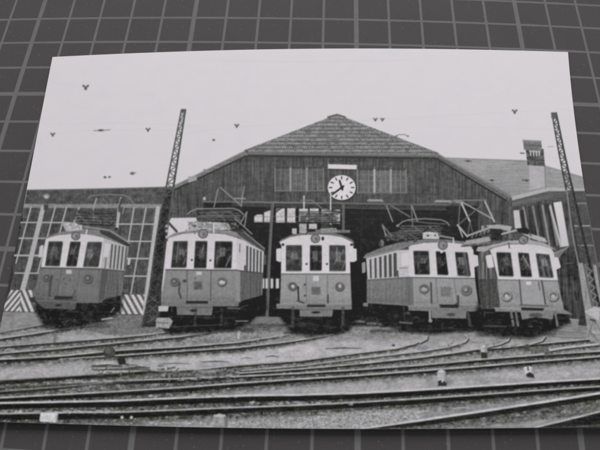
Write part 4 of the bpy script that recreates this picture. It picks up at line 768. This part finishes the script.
ink = np.clip(lin(TV)*GAIN-HAZE, .006, .95)
ch = NZ['g4'][:1, :1]*0
cn = samp(NZ['g12'], PP[..., 0], PP[..., 1])*.004
hi = np.clip((TV-120)/80, 0, 1); sh = np.clip((110-TV)/60, 0, 1)
gz = np.clip((PP[..., 1]-330)/25, 0, 1)*np.clip((125-TV)/50, 0, 1)*np.clip(.6+.5*samp(NZ['g12'], PP[..., 0], PP[..., 1]), 0, 1.4)
col = np.stack([ink*(1+.006*hi+.004*sh+cn), ink*(1-.038*hi-.008*sh), ink*(1+.004*hi-.028*sh-cn), np.ones_like(ink)], -1).astype(np.float32)
col[..., 1] *= 1+.02*gz; col[..., 2] *= 1-.13*gz
def print_material():
    m, N, L, b = new_mat('silver_gelatin_print'); nt = m.node_tree
    a = N.new('ShaderNodeAttribute'); a.attribute_name = 'ink'
    ob = N.new('ShaderNodeTexCoord').outputs['Object']
    g = noise(nt, ob, 3600, 2, .8); g2 = noise(nt, ob, 900, 3, .7)
    hv = N.new('ShaderNodeHueSaturation'); L.new(a.outputs['Color'], hv.inputs['Color'])
    L.new(mathn(nt, 'ADD', mathn(nt, 'MULTIPLY_ADD', g, .05, -.025), mathn(nt, 'MULTIPLY_ADD', g2, .02, .99)), hv.inputs['Value'])
    L.new(hv.outputs[0], b.inputs['Base Color'])
    b.inputs['Roughness'].default_value = .36; b.inputs['Specular IOR Level'].default_value = .14
    bp = N.new('ShaderNodeBump'); bp.inputs['Strength'].default_value = .06; bp.inputs['Distance'].default_value = .00005
    L.new(noise(nt, ob, 500, 3), bp.inputs['Height']); L.new(bp.outputs[0], b.inputs['Normal'])
    return m
PM = print_material()
root = bpy.data.objects.new('photo_print', None); sc.collection.objects.link(root); root.empty_display_size = .02
root['label'] = 'black and white photographic print of five trams at a wooden shed'; root['category'] = 'photograph'
objs = {}
ncell = np.bincount(IDc.ravel(), minlength=len(parts))
has_child = {p['parent'] for p in parts if p['parent'] is not None}
def cell_mesh(name, mask):
    ys, xs = np.nonzero(mask)
    v = np.stack([(ys+1)*(NX+1)+xs, (ys+1)*(NX+1)+xs+1, ys*(NX+1)+xs+1, ys*(NX+1)+xs], -1)
    uq, inv = np.unique(v.ravel(), return_inverse=True); n = len(ys)
    me = bpy.data.meshes.new(name); me.vertices.add(len(uq)); me.vertices.foreach_set('co', WP.reshape(-1, 3)[uq].astype(np.float32).ravel())
    me.loops.add(4*n); me.loops.foreach_set('vertex_index', inv.ravel().astype(np.int32))
    me.polygons.add(n); me.polygons.foreach_set('loop_start', np.arange(0, 4*n, 4, dtype=np.int32)); me.polygons.foreach_set('loop_total', np.full(n, 4, np.int32))
    me.update(calc_edges=True)
    ca = me.color_attributes.new('ink', 'FLOAT_COLOR', 'POINT'); ca.data.foreach_set('color', col.reshape(-1, 4)[uq].ravel())
    me.polygons.foreach_set('use_smooth', np.ones(n, bool)); me.materials.append(PM); return me
for i, p in enumerate(parts):
    if ncell[i] < 5 and i not in has_child: continue
    o = bpy.data.objects.new(p['name'], cell_mesh(p['name'], IDc == i) if ncell[i] else None); sc.collection.objects.link(o)
    o.parent = root if p['parent'] is None else objs[p['parent']]
    if p['label']: o['label'] = p['label']
    if p['group']: o['group'] = p['group']
    objs[i] = o
# the paper itself: a thin card with white cut edges
m, N, L, b = new_mat('photo_paper'); nt = m.node_tree
nz = noise(nt, N.new('ShaderNodeTexCoord').outputs['Object'], 700); cr = N.new('ShaderNodeValToRGB'); L.new(nz, cr.inputs[0])
cr.color_ramp.elements[0].color = (.55, .54, .55, 1); cr.color_ramp.elements[1].color = (.7, .69, .7, 1); L.new(cr.outputs[0], b.inputs['Base Color']); b.inputs['Roughness'].default_value = .6
ns, ntt = 80, 60
s2, t2 = np.meshgrid(np.linspace(0, 1, ns+1), np.linspace(0, 1, ntt+1)); P2 = patch(s2, t2); Wt = ray(P2[..., 0], P2[..., 1], lift(s2, t2))
top_ = Wt-np.array([0, 0, .00004]); bot_ = Wt-np.array([0, 0, .00030])
vs_ = np.concatenate([top_.reshape(-1, 3), bot_.reshape(-1, 3)]); nv = (ns+1)*(ntt+1); fs = []
for a in range(ntt):
    for c in range(ns):
        i = a*(ns+1)+c; fs.append((i+ns+1, i+ns+2, i+1, i)); fs.append((nv+i, nv+i+1, nv+i+ns+2, nv+i+ns+1))
rim = list(range(ns+1))+[a*(ns+1)+ns for a in range(1, ntt+1)]+[ntt*(ns+1)+c for c in range(ns-1, -1, -1)]+[a*(ns+1) for a in range(ntt-1, 0, -1)]
for k in range(len(rim)):
    i, j = rim[k], rim[(k+1) % len(rim)]; fs.append((i, j, nv+j, nv+i))
me = bpy.data.meshes.new('paper'); me.from_pydata(vs_.tolist(), [], fs); me.materials.append(m)
po = bpy.data.objects.new('paper', me); sc.collection.objects.link(po); po.parent = root
